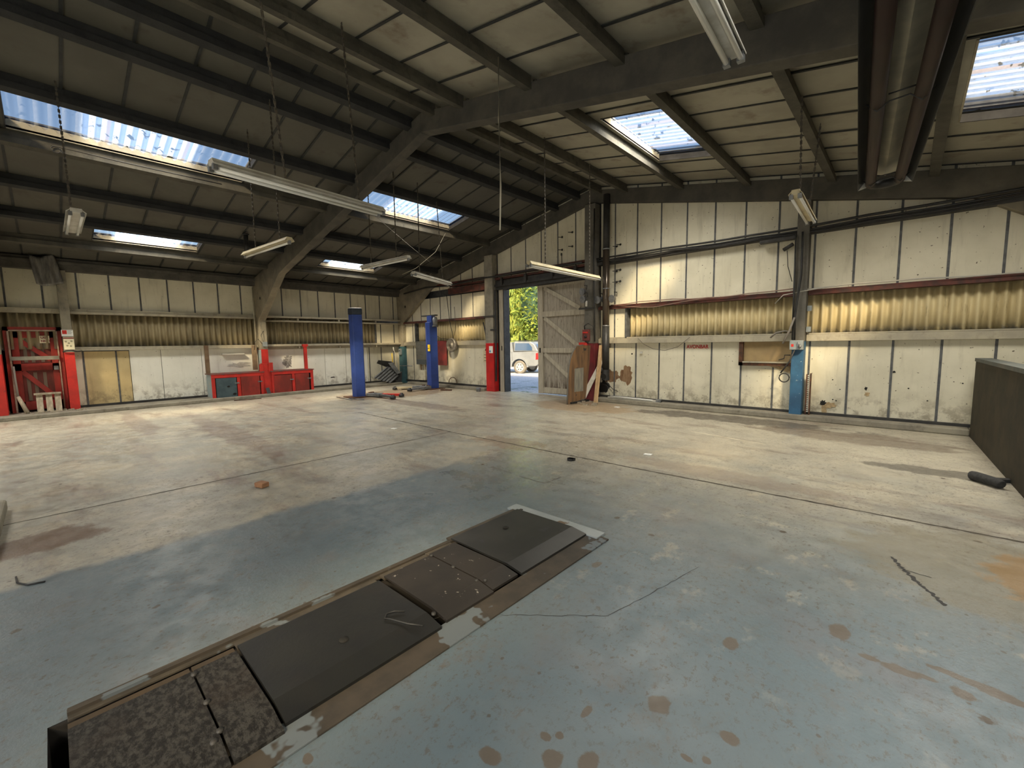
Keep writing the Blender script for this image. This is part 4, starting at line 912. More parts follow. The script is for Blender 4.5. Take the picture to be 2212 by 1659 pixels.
# switch box + cables
t = thing('isolator_switch', 'grey isolator switch box with handle above the blue post foot', 'switch box', (-1.58,9.82,1.45))
r = MB(); r.box(-1.69,9.78,1.38,-1.47,9.9,1.56); r.build('box', WALLG, t, bevel=.008)
r = MB(); r.box(-1.66,9.775,1.44,-1.62,9.78,1.49); r.build('red_label', REDP, t)
r = MB(); r.tube([(-1.52,9.74,1.43),(-1.54,9.74,1.54)], .012, 6); r.lathe((-1.52,9.77,1.44),(0,-1,0),[(0,.03),(.03,.03),(.03,0)],12); r.build('handle', GALV, t)
r = MB(); r.tube([(-1.57,9.85,3.6),(-1.56,9.84,2.8),(-1.6,9.84,2.4),(-1.63,9.82,2.0),(-1.62,9.84,1.57)], .02, 6); r.tube([(-1.68,9.86,3.6),(-1.67,9.86,2.4),(-1.66,9.85,1.57)], .014, 6)
one('power_cable', r, BLACKP, 'black power cables running down the blue-footed post into the switch box', 'cable')
r = MB(); r.tube([(-1.60,9.8,1.38),(-1.68,9.8,1.15),(-1.82,9.8,.92)], .014, 6); r.tube([(-1.76+.085*math.cos(a), 9.82, .83+.085*math.sin(a)) for a in [2*PI*i/20 for i in range(21)]], .012, 6); one('cable_loop', r, BLACKP, 'looped grey cable hanging from the switch box beside the blue post', 'cable')
r = MB(); r.tube([(-1.63,9.8,2.0),(-1.7,9.78,1.75),(-1.8,9.76,1.5)], .02, 6); r.tube([(-2.05,9.95,1.62),(-1.95,9.93,1.72),(-1.8,9.95,1.75),(-1.7,9.97,1.72)], .016, 6); one('cut_cable', r, M('grey_cable', (.22,.2,.17), None, 1, .7), 'cut grey cable ends drooping over the rail beside the switch box', 'cable')
t = thing('rusty_strut', 'rusty slotted metal strut standing beside the blue post foot', 'strut', (-1.38,10.0,.11))
r = MB(); r.box(-1.42,9.98,.11,-1.40,10.05,.9); r.box(-1.36,9.98,.11,-1.34,10.05,.92); r.build('angle', RUST, t)
r = MB()
for i in range(20): r.box(-1.40,10.0,.16+.037*i,-1.36,10.02,.18+.037*i)
r.build('rungs', WHITEM, t)
for z, l in ((2.12,'upper'),(1.72,'lower')):
    r = MB(); r.box(-1.46,9.98,z,-1.39,10.05,z+.1); one('socket_block', r, WALLG, f'small grey block on the wall edge beside the post, {l} one', 'block')
# cable bundle along upper girt
random.seed(2)
def cab(y, z0, r_, n, sag, x0=-6.1, x1=3.0):
    pts = []
    for i in range(n+1):
        u = i/n; pts.append((x0+(x1-x0)*u, y, z0+ .02*math.sin(u*9+z0*7) - sag*math.sin(PI*((u*5)%1))))
    return pts
r = MB(); r.tube(cab(9.94,3.73,.02,40,.01), .022, 6); r.tube(cab(9.95,3.68,.02,40,.02), .018, 6); r.tube(cab(9.93,3.64,.02,40,.03,-5.8), .014, 6); one('cable_bundle', r, BLACKP, 'black cable bundle draped on the dark girt high on the gable wall', 'cable')
r = MB(); r.tube(cab(9.97,2.545,.02,40,.012,-5.7,-1.7), .012, 6); r.tube([(-5.5,9.98,2.5),(-4.9,9.97,2.42),(-4.5,9.97,2.4),(-3.9,9.97,2.47),(-3.2,9.97,2.53)], .008, 5); one('thin_cable', r, M('pinkish_cable', (.25,.17,.13), None, 1, .7), 'thin cable looping along the red girt between flue and blue post', 'cable')
r = MB(); r.tube(cab(9.97,2.55,.02,40,.01,-1.75,3.0), .012, 6); r.tube([(-2.0,9.96,2.3),(-1.85,9.9,2.45),(-1.5,9.9,2.5),(-1.2,9.97,2.54)], .010, 5); one('thin_cable', r, M('pale_cable', (.4,.38,.33), None, 1, .7), 'thin pale cable along the red girt right of the blue post', 'cable')
r = MB(); r.tube([(-4.95,10.0,1.66),(-4.8,9.99,1.52),(-4.55,9.98,1.40),(-4.25,9.98,1.36),(-3.95,9.99,1.44),(-3.68,10,1.66)], .006, 5); one('hanging_wire', r, M('wire_brown', (.12,.1,.08), None, 1, .7), 'thin wire hanging in a curve below the rail left of the red lettering', 'wire')
r = MB(); r.box(-4.94,10.1,1.28,-4.88,10.13,1.33); one('white_clip', r, WHITEM, 'small white clip on a wall joint right of the flue pipe', 'clip')
r = MB(); r.box(-5.62,10.12,3.75,-5.36,10.14,4.35); one('cover_board', r, BOARD, 'narrow cream cover board high on the wall right of the flue pipe', 'board')
def bolts(pts, label):
    for (x, z) in pts:
        r = MB(); r.tube([(x,10.14,z),(x-.05,10.0,z-.01)], .010, 5); r.lathe((x,10.13,z),(0,-1,0),[(0,0),(0,.03),(.01,.03),(.01,0)],8); one('wall_bolt', r, DARKST, label, 'bolt', group=label)
bolts([(-7.35,4.55),(-7.0,4.62),(-7.35,4.2),(-7.0,4.24)], 'dark bolt sticking out of the gable board above the doorway')
bolts([(-5.62,4.02),(-5.52,4.05),(-5.62,3.40),(-5.52,3.42),(-5.62,3.12),(-5.52,3.13)], 'dark bolt sticking out of the wall right of the flue pipe')
r = MB(); r.tube([(-7.34,10.08,4.08),(-7.33,10.08,3.8),(-7.28,10.06,3.62)], .01, 5); r.lathe((-7.34,10.08,4.1),(0,0,-1),[(0,0),(0,.02),(.06,.025),(.08,0)],8); one('bulb_lead', r, DARKST, 'short dark lead hanging on the gable board above the doorway', 'lead')
t = thing('bulkhead_lamp', 'dark bulkhead lamp tucked below the girt beside the blue-footed post', 'lamp', (-2.0,9.9,3.5)); r = MB(); r.box(-2.3,9.88,3.50,-1.7,10.0,3.56); r.build('hood', DARKST, t); r = MB(); r.tube([(-1.88,9.9,3.32),(-1.72,9.86,3.40)], .035, 10); r.build('lamp_head', DARKST, t); r = MB(); r.tube([(-1.82,9.9,3.3),(-1.8,9.92,3.0),(-1.72,9.93,2.7)], .007, 5); r.build('lead', BLACKP, t)
# ---- low partition wall
t = thing('partition_wall', 'low brown partition wall with grey capping running from the gable', 'partition', (.9,7.0,0))
r = MB(); A_ = [(.80,9.84),(.93,6.1),(1.12,.6),(1.27,.6),(1.08,6.1),(.95,9.84)]
PWM = m_conc('brown_partition', (.065,.052,.032), (.043,.038,.025), (.025,.028,.02))
r.prism([(x,y,0) for x, y in A_], (0,0,1.2)); r.build('wall_face', PWM, t)
r = MB(); r.prism([(x+(-.012 if i < 3 else .012),y,1.2) for i, (x, y) in enumerate(A_)], (0,0,.05)); r.build('capping', M('grey_cap', (.10,.115,.11), (.14,.14,.12), 4, .7), t)
# ---- pit covers
t = thing('pit_surround', 'painted rusty steel frame around the inspection pit in the floor', 'frame', (-2.2,1.4,0))
r = MB(); r.box(-2.66,-.07,0,-2.57,2.93,.014); r.build('edge_strip', PITF, t, bevel=.003)
r = MB(); r.box(-2.62,-.07,0,-2.595,2.93,.03); r.build('upright_lip', PITG, t)
r = MB(); r.box(-1.86,-.13,0,-1.69,2.95,.012); r.build('edge_strip', PITG, t, bevel=.003)
r = MB(); r.box(-2.75,2.88,0,-1.76,3.01,.022); r.build('end_plate', M('pale_end_plate', (.34,.37,.37), (.28,.31,.31), 4, .6, spots=[((.15,.10,.06), 5, .66, .7)]), t, bevel=.003)
def cover(x0, x1, y0, y1, label, m, crown=.03, hole=None, strip=None):
    t = thing('pit_cover', label, 'pit cover', ((x0+x1)/2,(y0+y1)/2,.0), 'steel plates covering the inspection pit')
    z = .03
    r = MB(); a = x1-.14
    r.hexa([(x0,y0,z),(a,y0,z),(a,y1,z),(x0,y1,z),(x0,y0,z+.012),(a,y0,z+.02),(a,y1,z+.02),(x0,y1,z+.012)]); r.build('plate', m, t)
    r = MB(); r.hexa([(a,y0,z),(x1,y0,.012),(x1,y1,.012),(a,y1,z),(a,y0,z+.02),(x1,y0,.028),(x1,y1,.028),(a,y1,z+.02)]); r.build('sloped_edge', m, t)
    if strip: r = MB(); r.box(x0-.06,y0,.012,x0+.005,y1,.026); r.build('rust_strip', strip, t)
    if hole: r = MB(); r.lathe((hole[0],hole[1],z+.0195),(0,0,1),[(0,.025),(.0015,.025),(.0015,0)],16); r.build('lifting_hole', HOLE, t)
    return t
cover(-2.46,-1.80,-.07,.345,'rusty chequered pit cover, nearest the camera end',CHEQ,strip=PITO)
cover(-2.46,-1.80,.355,.535,'narrow chequered pit cover strip between two hinged seams',CHEQ,strip=PITO)
cover(-2.50,-1.83,.55,1.37,'largest dark smooth pit cover with a round hole and hooked wire on it',PLATE,hole=(-2.11,.94),strip=PITF)
cover(-2.52,-1.85,1.42,1.80,'brown worn pit cover with a scuffed pale edge',M('brown_worn_plate', (.034,.029,.025), (.022,.0195,.0175), 3, .55, .2, spots=[((.3,.28,.24), 16, .66, .7)]),strip=PITF)
cover(-2.54,-1.87,1.81,2.05,'narrow brown pit cover strip before the far plate',bpy.data.materials['brown_worn_plate'],strip=PITF)
cover(-2.62,-1.86,2.08,2.88,'smooth grey pit cover at the far end with dark oil spots',M('grey_far_plate', (.038,.038,.036), (.027,.0275,.027), 3, .45, .3, spots=[((.04,.04,.045), 6, .62, .68)]),hole=(-2.41,2.5),strip=PITF)
for i, (x, y) in enumerate(((-2.42,.35),(-2.18,.35),(-1.97,.35),(-1.93,.32),(-2.5,1.8),(-2.25,1.8),(-2.0,1.79),(-1.96,1.83),(-1.93,1.39))):
    r = MB(); r.lathe((x,y,.045),(0,0,1),[(0,.014),(.010,.013),(.012,.0)],8); one('cover_bolt', r, DARKST, 'small round bolt head beside a seam of the pit covers', 'bolt', group='bolt heads on the pit covers')
r = MB(); r.tube([(-2.06,1.28,.06),(-2.10,1.24,.065),(-2.12,1.2,.06),(-2.09,1.17,.06),(-2.06,1.19,.06),(-1.95,1.23,.062),(-1.88,1.28,.055)], .005, 5); one('hooked_wire', r, BLACKP, 'bent black wire hook lying on the largest pit cover', 'wire')
# ---- loose floor things
r = MB(); r.obox((-5.35,1.54,.03),(.065,.02,0),(-.015,.045,0),(0,0,.028)); one('brick_piece', r, BRICK, 'broken orange brick piece alone on the open floor', 'brick', bevel=.01)
r = MB(); 
for i in range(7): 
    r.obox((-3.27+random.uniform(-.02,.02),4.68+random.uniform(-.02,.02),.018),(.03,.01*random.random(),0),(0,.02,0),(0,0,.016))
one('small_stone', r, BLACKP, 'small dark stone beside the long floor joint', 'stone')
r = MB(); random.seed(4); r.tube([(.60,6.86,.05),(.63,6.83,.058),(.70,6.74,.06),(.77,6.66,.058),(.80,6.62,.045)], .052, 12, r2=.046); one('rubber_block', r, RUBBER, 'dark worn rubber block on the floor near the partition wall', 'block', bevel=.01)
r = MB(); r.obox((.86,6.98,.02),(.05,.03,0),(-.02,.03,0),(0,0,.018)); one('rubber_scrap', r, RUBBER, 'small dark rubber scrap at the foot of the partition wall', 'scrap', bevel=.006)
r = MB(); r.box(-6.6,-1.4,0,-5.15,-.40,.11); one('concrete_plinth', r, KERB, 'low grey concrete plinth at the edge of the floor near the camera', 'plinth', bevel=.02)
r = MB(); r.tube([(-4.55,-.28,.006),(-4.42,-.27,.006),(-4.33,-.22,.006),(-4.3,-.14,.006)], .006, 5); one('wire_scrap', r, BLACKP, 'short curved black wire on the floor beside the plinth', 'wire')
r = MB(); r.obox((-15.0+.4,4.0,.012),(.05,.35,0),(.02,0,0),(0,0,.008)); one('rusty_bar', r, RUST, 'thin rusty bar on the floor in front of the red workbench', 'bar')
for i, (x, y) in enumerate(((-5.1,9.25),(-7.1,4.35),(-2.6,5.6))):
    r = MB(); r.obox((x,y,.008),(.05,.01,0),(0,.03,0),(0,0,.006)); one('paper_scrap', r, WPAPER, ['white scrap on the floor near the fallen lamp fitting','white scrap on the open floor near the joint crossing','white scrap on the floor near the pale worn line'][i], 'scrap')
# ---- fluorescent lamps
def chain(mb, a, b, w=.007):
    a, b = V(a), V(b); n = max(4, int((b-a).length/.035)); d = (b-a)/n
    for i in range(n):
        p = a + d*(i+.5); u = V((1,0,0)) if i % 2 else V((0,1,0)); t = d.normalized()
        mb.obox(p, u*w*1.7, t.cross(u)*w*.45, t*d.length*.62)
def fluoro(name_label, p, q, chains, twin=True, enamel=WHITEM, w=.16, drop=.0, cm=CHAINM, refl=False):
    p, q = V(p), V(q); mid = (p+q)/2; d = (q-p).normalized(); n = d.cross(V((0,0,1))).normalized(); L = (q-p).length
    up = n.cross(d).normalized()
    t = thing('fluorescent_lamp', name_label, 'lamp', mid, 'hanging fluorescent lamps')
    r = MB(); r.obox(mid+up*.03, d*L/2, n*w*.30, up*.03); r.build('batten', enamel, t, bevel=.006)
    if twin or refl:
        r = MB(); a0_ = mid+up*.035
        for s in (-1,1): r.prism([p+up*.035+n*s*w*.28, p+up*.0+n*s*w*.5, p+up*.012+n*s*w*.5, p+up*.047+n*s*w*.28], d*L)
        r.build('reflector', enamel, t)
    for s in ((-1,1) if twin else (0,)):
        r = MB(); r.tube([p+n*s*w*.3-up*.022+d*.03, q+n*s*w*.3-up*.022-d*.03], .016, 10); r.build('lamp_tube', TUBEG, t)
        for e, dd in ((p,1),(q,-1)):
            r = MB(); r.obox(e+n*s*w*.3-up*.014+d*dd*.018, d*.018, n*.02, up*.026); r.build('lamp_holder', GALV, t)
    for a, b in chains:
        r = MB(); chain(r, a, b); r.build('chain', cm, t)
    return t
def ceil(x, dz=-.2): return ZL - SL*abs(x-RX) + dz
fluoro('long twin fluorescent lamp hung in front of the large rooflight', (-4.62,1.11,3.20), (-4.80,2.9,3.20), [((-4.65,1.75,3.26),(-4.0,1.35,ceil(-4.0))),((-4.78,2.6,3.26),(-4.8,2.5,ceil(-4.8)+.0))])
fluoro('cream fluorescent lamp hung crosswise above the red workbenches', (-8.53,2.46,3.17), (-6.9,2.6,3.17), [((-7.2,2.57,3.23),(-7.25,2.57,ceil(-7.25))),((-8.1,2.5,3.23),(-8.1,2.5,ceil(-8.1)))], False, CREAMM, .14, cm=CHAINM, refl=True)
fluoro('fluorescent lamp hung crosswise in front of the small far rooflight', (-9.17,4.98,3.33), (-7.5,5.1,3.33), [((-7.9,5.07,3.39),(-7.9,5.07,ceil(-7.9))),((-8.8,5.0,3.39),(-8.8,5.0,ceil(-8.8)))], False, WHITEM, .14, refl=True)
fluoro('fluorescent lamp hung aslant near the corner left of the doorway', (-8.09,5.6,3.14), (-8.84,7.24,3.14), [((-8.2,5.85,3.2),(-8.1,5.8,ceil(-8.1))),((-8.7,6.9,3.2),(-8.6,6.7,ceil(-8.6)))], True, WHITEM, .15)
fluoro('fluorescent lamp hung in front of the doorway head', (-4.85,5.71,2.93), (-4.94,8.11,2.93), [((-4.87,6.2,2.99),(-4.87,6.2,ceil(-4.87))),((-4.93,7.75,2.99),(-4.93,7.75,ceil(-4.93)))], True, CREAMM, .13)
fluoro('short cream fluorescent lamp hung beside the tube heater', (-1.04,5.96,3.24), (-1.10,7.46,3.24), [((-1.05,6.3,3.3),(-1.07,6.25,ceil(-1.07))),((-1.09,7.2,3.3),(-1.0,7.15,ceil(-1.0)))], True, CREAMM, .14)
fluoro('nearest white fluorescent lamp, overhead close to the camera', (-.80,1.35,3.32), (-.88,3.02,3.32), [((-.81,1.6,3.38),(-.81,1.6,ceil(-.81))),((-.87,2.6,3.38),(-.95,2.4,4.4))], True, WHITEM, .13)
fluoro('twin fluorescent lamp hung end-on in front of the small left rooflight', (-8.4,.42,3.45), (-9.9,.42,3.45), [((-8.55,.38,3.5),(-8.5,.36,ceil(-8.5,-.1))),((-9.6,.42,3.5),(-9.6,.42,ceil(-9.6,-.1)))], True, WHITEM, .2)
# extra hanging cord
r = MB(); r.tube([(-3.36,3.5,4.62),(-3.37,3.5,4.0),(-3.36,3.5,3.3),(-3.38,3.5,2.84)], .009, 6); one('pull_rope', r, M('white_cord', (.6,.57,.48), None, 1, .6), 'long white cord hanging from the roof in the middle of the hall', 'cord')
r = MB(); r.tube([(-10.12,.3,4.82),(-10.12,1.2,4.80),(-10.12,2.6,4.80)], .009, 5); r.tube([(-10.1+.0*math.cos(a),.35+.05*math.cos(a),4.76+.05*math.sin(a)) for a in [2*PI*i/14 for i in range(15)]], .007, 5); one('purlin_wire', r, DARKST, 'thin wire stretched along the sunlit purlin below the large rooflight', 'wire')
r = MB(); r.tube([(-9.6,5.6,4.7),(-9.4,6.4,4.1),(-9.2,6.9,3.7)], .004, 5); r.tube([(-9.9,8.0,4.75),(-10.0,7.7,4.2),(-10.4,7.3,3.75),(-10.8,7.1,3.6)], .005, 5); one('loose_wire', r, M('pale_wire', (.2,.19,.15), None, 1, .7), 'loose pale wires drooping below the far large rooflight', 'wire')
# ---- tube heater
t = thing('tube_heater', 'long dark radiant tube heater hung under the roof above the camera side', 'heater', (-.2,4.0,3.5))
h0, h1 = V((-.31,6.98,3.40)), V((.14,.4,3.40)); d = (h1-h0).normalized(); n = V((-d.y,d.x,0)); 
if n.x < 0: n = -n
U = V((0,0,1)); L = (h1-h0)
def sect(mb, prof, a, dl): mb.prism([a+n*x+U*z for x, z in prof], dl)
HOODM = M('heater_hood_steel', (.03,.034,.038), (.02,.023,.026), 3, .45, .4)
REFL = M('heater_reflector', (.42,.40,.32), (.3,.29,.24), 3, .35, .5)
r = MB(); sect(r, [(-.25,0),(-.25,-.004),(-.245,0),(-.13,.17),(.13,.17),(.245,0),(.25,-.004),(.25,0),(.135,.18),(-.135,.18)], h0, L); r.build('hood', HOODM, t)
r = MB(); sect(r, [(-.12,.165),(-.0,.12),(.12,.165),(.12,.168),(0,.125),(-.12,.168)], h0+d*.02, L*.99); r.build('reflector', REFL, t)
TBM = M('heater_tube', (.03,.012,.010), (.022,.011,.010), 5, .6, .3)
for s in (-1,1):
    r = MB(); r.tube([h0+d*.10+n*s*.13+U*.03, h1+n*s*.13+U*.03], .05, 16); r.build('burner_tube', TBM, t)
r = MB(); r.tube([h0+d*.12+n*.13*math.cos(a)+U*.03-d*.11*math.sin(a) for a in [PI*i/12 for i in range(13)]], .05, 14); r.build('return_bend', BLACKP, t)
for s in (-1,1):
    r = MB(); r.prism([h0+n*s*.25, h0+n*s*.13+U*.03, h0+n*s*.2+U*.12], d*.01); r.build('end_plate', WHITEM, t)
for k_ in (.25, 2.4, 4.6):
    a = h0+d*k_; r = MB()
    r.tube([a+n*-.2+U*.04, a+n*-.13-U*.035, a+n*-.06+U*.02, a+n*.06+U*.03, a+n*.13-U*.035, a+n*.2+U*.04], .006, 5); r.tube([a+d*.08+n*-.07+U*.04, a+d*.08+n*.09+U*.05], .006, 5)
    r.build('support_wire', BLACKP, t)
for k_ in (.4, 3.2, 5.8):
    a = h0+d*k_
    for s in (-1,1):
        r = MB(); chain(r, a+n*s*.12+U*.17, a+n*s*.12+U*(ceil(a.x)-3.4)); r.build('chain', CHAINM, t)
# ================================================================== outside
g = MB(); g.face([(-60,10.3,-.03),(30,10.3,-.03),(30,13,-.08),(-60,13,-.08)]); g.face([(-60,13,-.08),(30,13,-.08),(30,90,-.12),(-60,90,-.12)]); g.face([(-30,-30,-.1),(30,-30,-.1),(30,YF-.3,-.03),(-30,YF-.3,-.03)])
struct('ground', g, GRAVEL)
# pickup truck
def truck(org, head, paint, label, name='pickup_truck', canopy=True):
    hx = V((head[0],head[1],0)).normalized(); hy = V((-hx.y,hx.x,0)); O = V(org)
    W = lambda x, y, z: O + hx*x + hy*y + V((0,0,z))
    t = thing(name, label, 'truck', org)
    HW = .90
    def side(mb, prof, y0, y1): mb.prism([W(x,y0,z) for x, z in prof], hy*(y1-y0))
    arch = lambda cx, r0, a0, a1, n_: [(cx+r0*math.cos(a), .37+r0*math.sin(a)) for a in [a0+(a1-a0)*i/n_ for i in range(n_+1)]]
    low = [(-1.12,.55),(-1.15,.95),(-1.10,1.22),(4.25,1.12),(4.45,.95),(4.45,.5)] 
    bot = [(3.2+.46+.02,.42)] + arch(3.2,.46,0,PI,10)[0:] + [(3.2-.48,.38),(.48,.38)] + arch(0,.46,0,PI,10) + [(-.48,.45),(-.95,.45)]
    r = MB(); side(r, low+bot, -HW, HW); b = r.build('body', paint, t)
    r = MB(); hwt = .78
    cab = [(-.0+.42,1.2),(.5,1.72),(1.9,1.74),(2.75,1.18)]
    r.prism([W(x,-hwt,z) for x, z in cab], hy*2*hwt); cb = r.build('cab', paint, t)
    if canopy:
        r = MB(); r.prism([W(x,-hwt,z) for x, z in [(-1.05,1.22),(-.82,1.62),(-.6,1.74),(.36,1.76),(.38,1.22)]], hy*2*hwt); cn = r.build('canopy', paint, t, bevel=.03)
        for s in (-1,1):
            r = MB(); r.prism([W(x,s*(hwt+.003),z) for x, z in [(-.72,1.27),(-.70,1.45),(-.52,1.66),(.28,1.67),(.32,1.27)]], hy*s*.012); r.build('side_window', CARGLASS, cn)
        r = MB(); r.prism([W(-1.065,y,z) for y, z in []] , (0,0,0)) if False else None
        q = [W(-1.03,-.68,1.30), W(-1.03,.68,1.30), W(-.86,.6,1.6), W(-.86,-.6,1.6)]; r = MB(); r.prism(q, -hx*.02+V((0,0,.01))); r.build('rear_window', CARGLASS, cn)
        for s in (-1,1): r = MB(); r.tube([W(-.6,s*.62,1.80),W(1.9,s*.62,1.80)], .02, 6); r.build('roof_rail', BLACKP, t)
    for s in (-1,1):
        for a_ in ([(.62,1.24),(.72,1.64),(1.25,1.66),(1.25,1.24)],[(1.32,1.24),(1.32,1.66),(1.9,1.66),(2.45,1.24)]):
            r = MB(); r.prism([W(x,s*(hwt+.003),z) for x, z in a_], hy*s*.012); r.build('side_window', CARGLASS, cb)
        r = MB(); r.prism([W(x,s*(HW+.002),z) for x, z in [(-1.12,.80),(-.97,.78),(-.98,1.12),(-1.1,1.14)]], hy*s*.015); r.prism([W(-1.16,s*.78,.8),W(-1.16,s*.9,.8),W(-1.13,s*.9,1.13),W(-1.13,s*.8,1.13)], -hx*.01); r.build('tail_lamp', TAILR, t)
        for cx in (0,3.2):
            r = MB(); c0 = W(cx,s*.76,.37)
            r.lathe(c0, hy*s, [(-.12,.30),(-.12,.36),(0,.37),(.11,.36),(.13,.31),(.12,.24)], 28); wh = r.build('wheel', TYRE, t)
            r = MB(); r.lathe(c0, hy*s, [(.10,.25),(.11,.24),(.09,.2),(.12,.06),(.13,0)], 28); rm = r.build('rim', ALLOY, wh)
            for k_ in range(6):
                a_ = 2*PI*k_/6; r = MB(); pc_ = c0 + hy*s*.118 + (hx*math.cos(a_)+V((0,0,1))*math.sin(a_))*.14; r.lathe(pc_, hy*s, [(0,.03),(.003,.028),(.003,0)], 8); r.build('spoke_gap', BLACKP, rm)
            r = MB(); pts_o = arch(cx,.54,0,PI,14); pts_i = arch(cx,.45,PI,0,14); r.prism([W(x,s*HW,z) for x, z in pts_o+pts_i], hy*s*.05); r.build('wheel_arch', paint, t)
        r = MB(); r.box(0,0,0,0,0,0) if False else None
        r.obox(W(.75,s*(HW+.02),1.06), hx*.09, hy*.012, (0,0,.015)); r.build('door_handle', BLACKP, t)
        r = MB(); r.obox(W(1.6,s*(HW+.02),.40), hx*.95, hy*.06, (0,0,.03)); r.build('side_step', GALV, t)
        r = MB(); r.obox(W(.44,s*(HW+.001),.8), hx*.008, hy*.003, (0,0,.38)); r.build('panel_gap', BLACKP, b)
    r = MB(); r.obox(W(-1.2,0,.55), hx*.1, hy*.86, (0,0,.1)); r.build('rear_bumper', GALV, t, bevel=.02)
    return t
th = (-14.5*1.068, 16.26*1.068)
truck((th[0]+(-.287)*.8*0 - .258, th[1]+.86, -.1), (-.958,-.287), SILVER, 'dusty silver pickup truck with canopy parked outside the open doorway')
truck((th[0]-2.5, th[1]+7.5, -.12), (-.9,-.43), WHITECAR, 'white pickup parked behind the silver one, only its roof showing', canopy=True)
# trees
def leaves(mb, n, cen, rad, size, droop, seed, cone=False, mats=None):
    random.seed(seed)
    for i in range(n):
        if cone:
            u = random.random()**.8; z = cen[2] + rad[2]*u; rr = (1-u*.75)*(.55+.5*random.random()**.5) * (1+.25*math.sin(z*3+i%7))
            a = random.uniform(0, 2*PI); x = cen[0]+rad[0]*rr*math.cos(a); y = cen[1]+rad[1]*rr*math.sin(a)
        else:
            while True:
                v = V((random.uniform(-1,1),random.uniform(-1,1),random.uniform(-1,1)))
                if .3 < v.length < 1: break
            x, y, z = cen[0]+rad[0]*v.x, cen[1]+rad[1]*v.y, cen[2]+rad[2]*v.z
        s = size*random.uniform(.6,1.4); a = random.uniform(0,2*PI); u_ = V((math.cos(a),math.sin(a),random.uniform(-.3,.3)))*s*.5
        w_ = V((random.uniform(-.3,.3),random.uniform(-.3,.3),-1))*s*droop if droop > 1 else V((random.uniform(-1,1),random.uniform(-1,1),random.uniform(-1,1)))*s
        c_ = V((x,y,z)); mb.face([c_-u_*.4, c_+u_*.4, c_+u_*.9+w_*.6, c_+w_, c_-u_*.7+w_*.5])
def tree(name, label, cen, rad, mat, n, size, droop, seed, base, cone=False, core=.75):
    t = thing(name, label, 'tree', (base[0],base[1],-.12))
    r = MB(); r.tube([(base[0],base[1],-.12),(base[0],base[1],cen[2]+rad[2]*(.7 if cone else .2))], .28, 10, r2=.1); r.build('trunk', BARK, t)
    r = MB(); leaves(r, n, cen, rad, size, droop, seed, cone); f_ = r.build('foliage', mat, t)
    r = MB()
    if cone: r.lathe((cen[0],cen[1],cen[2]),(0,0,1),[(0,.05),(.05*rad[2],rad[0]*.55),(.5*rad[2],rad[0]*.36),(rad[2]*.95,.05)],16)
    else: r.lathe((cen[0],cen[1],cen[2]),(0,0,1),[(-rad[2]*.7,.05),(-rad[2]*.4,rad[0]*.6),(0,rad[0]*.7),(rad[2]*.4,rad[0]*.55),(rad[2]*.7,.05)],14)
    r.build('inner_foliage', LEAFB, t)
    return t
def at(px, dist):     # ground direction of a photo column
    a = -.7463 + math.atan((px-1106)/923); return (math.sin(a)*dist, math.cos(a)*dist)
x, y = at(1113, 40); tree('conifer_tree', 'tall weeping yellow-green conifer beyond the silver pickup', (x,y,1.2), (2.6,2.6,13), LEAFY, 7000, .34, 2.4, 21, (x,y), True)
x, y = at(1168, 37); tree('oak_tree', 'leafy green tree partly hidden by the timber door', (x,y,5.2), (2.4,2.4,4.2), LEAFG, 4200, .26, .6, 22, (x,y))
x, y = at(1080, 50); tree('dark_tree', 'dark bluish tree behind the weeping conifer by the doorway jamb', (x,y,6.0), (4.5,4.5,7), LEAFB, 3600, .4, .6, 23, (x,y))
x, y = at(1145, 56); tree('dark_tree', 'tall dark green tree filling the gap behind the conifer and oak', (x,y,6.5), (6,6,8.5), m_leaf('green_backdrop_leaves', (.2,.25,.06), (.1,.16,.05)), 4200, .5, .6, 24, (x,y))
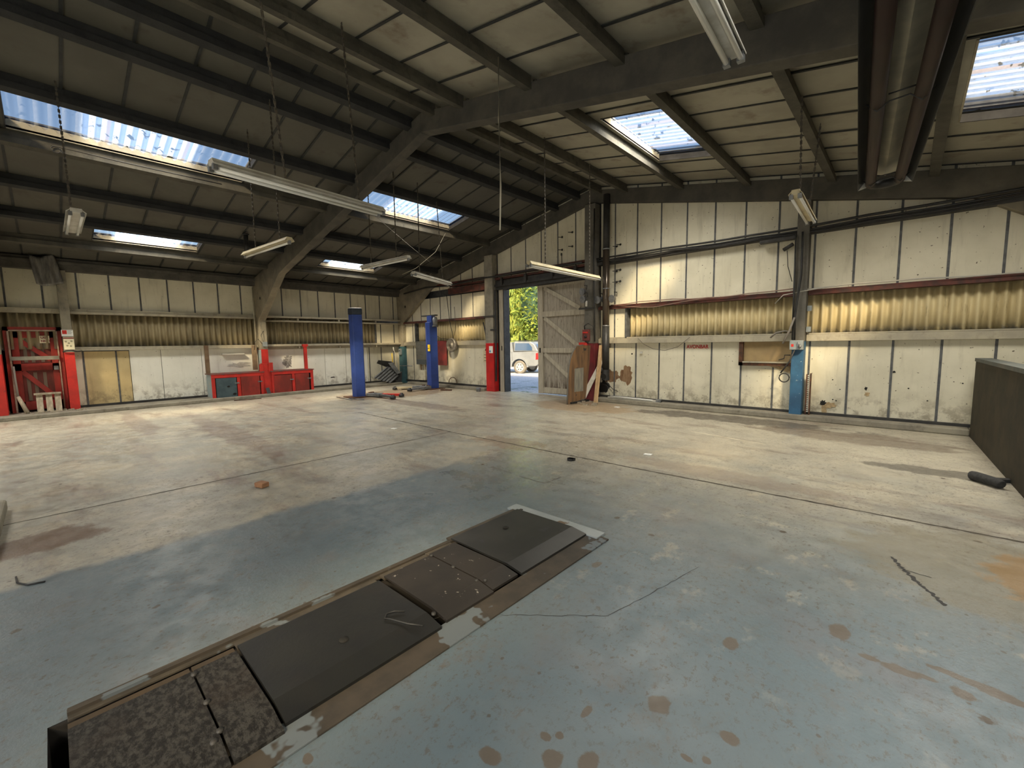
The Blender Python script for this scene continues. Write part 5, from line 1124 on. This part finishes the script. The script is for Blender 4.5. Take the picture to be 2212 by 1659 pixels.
# ================================================================== light
W = bpy.data.worlds.new('World'); bpy.context.scene.world = W; W.use_nodes = True
nt = W.node_tree; bg = nt.nodes['Background']
sky = nt.nodes.new('ShaderNodeTexSky'); sky.sky_type = 'NISHITA'; sky.sun_disc = False; sky.sun_elevation = math.radians(38); sky.sun_rotation = math.radians(150); sky.air_density = 1.0; sky.dust_density = 1.5
nt.links.new(sky.outputs[0], bg.inputs[0]); bg.inputs[1].default_value = .22
S = bpy.data.lights.new('sun', 'SUN'); S.energy = 7.5; S.angle = math.radians(8); S.color = (1.0,.80,.50)
so = bpy.data.objects.new('sun', S); C.objects.link(so); so.rotation_euler = (-V((-2.1,2.9,-2.9))).to_track_quat('Z','Y').to_euler()
# cool fill lamp in an unseen doorway added behind the camera
L = bpy.data.lights.new('added_doorway_fill', 'AREA'); L.shape = 'RECTANGLE'; L.size = 6.0; L.size_y = 3.6; L.energy = 50; L.color = (.85,.92,1.0)
o = bpy.data.objects.new('added_doorway_fill', L); C.objects.link(o); o.location = (-.6,YF-.1,1.9); o.rotation_euler = (V((0,-1,0))).to_track_quat('Z','Y').to_euler()
# ================================================================== camera
yw, pt, rl = -7.46337697e-01, 9.63151294e-02, -1.55041472e-02
cy, sy, cp, sp, cr, sn = math.cos(yw), math.sin(yw), math.cos(pt), math.sin(pt), math.cos(rl), math.sin(rl)
fw = V((sy*cp, cy*cp, -sp)); rt = V((cy,-sy,0)); up = rt.cross(fw)
R2 = rt*cr + up*sn; U2 = -rt*sn + up*cr
cam = bpy.data.cameras.new('camera'); co = bpy.data.objects.new('camera', cam); C.objects.link(co)
mat = Matrix(((R2.x,U2.x,-fw.x,0),(R2.y,U2.y,-fw.y,0),(R2.z,U2.z,-fw.z,1.6),(0,0,0,1)))
co.matrix_world = mat; cam.sensor_width = 36; cam.lens = 923/2212*36; cam.clip_start = .05; cam.clip_end = 300
sc = bpy.context.scene; sc.camera = co
sc.view_settings.view_transform = 'Standard'; sc.view_settings.look = 'None'; sc.view_settings.gamma = 1; sc.view_settings.exposure = 0.8
sc.cycles.max_bounces = 8; sc.cycles.diffuse_bounces = 5; sc.cycles.transparent_max_bounces = 8; sc.cycles.use_adaptive_sampling = True; sc.cycles.adaptive_threshold = .04; sc.cycles.use_denoising = True; sc.cycles.sample_clamp_indirect = 6
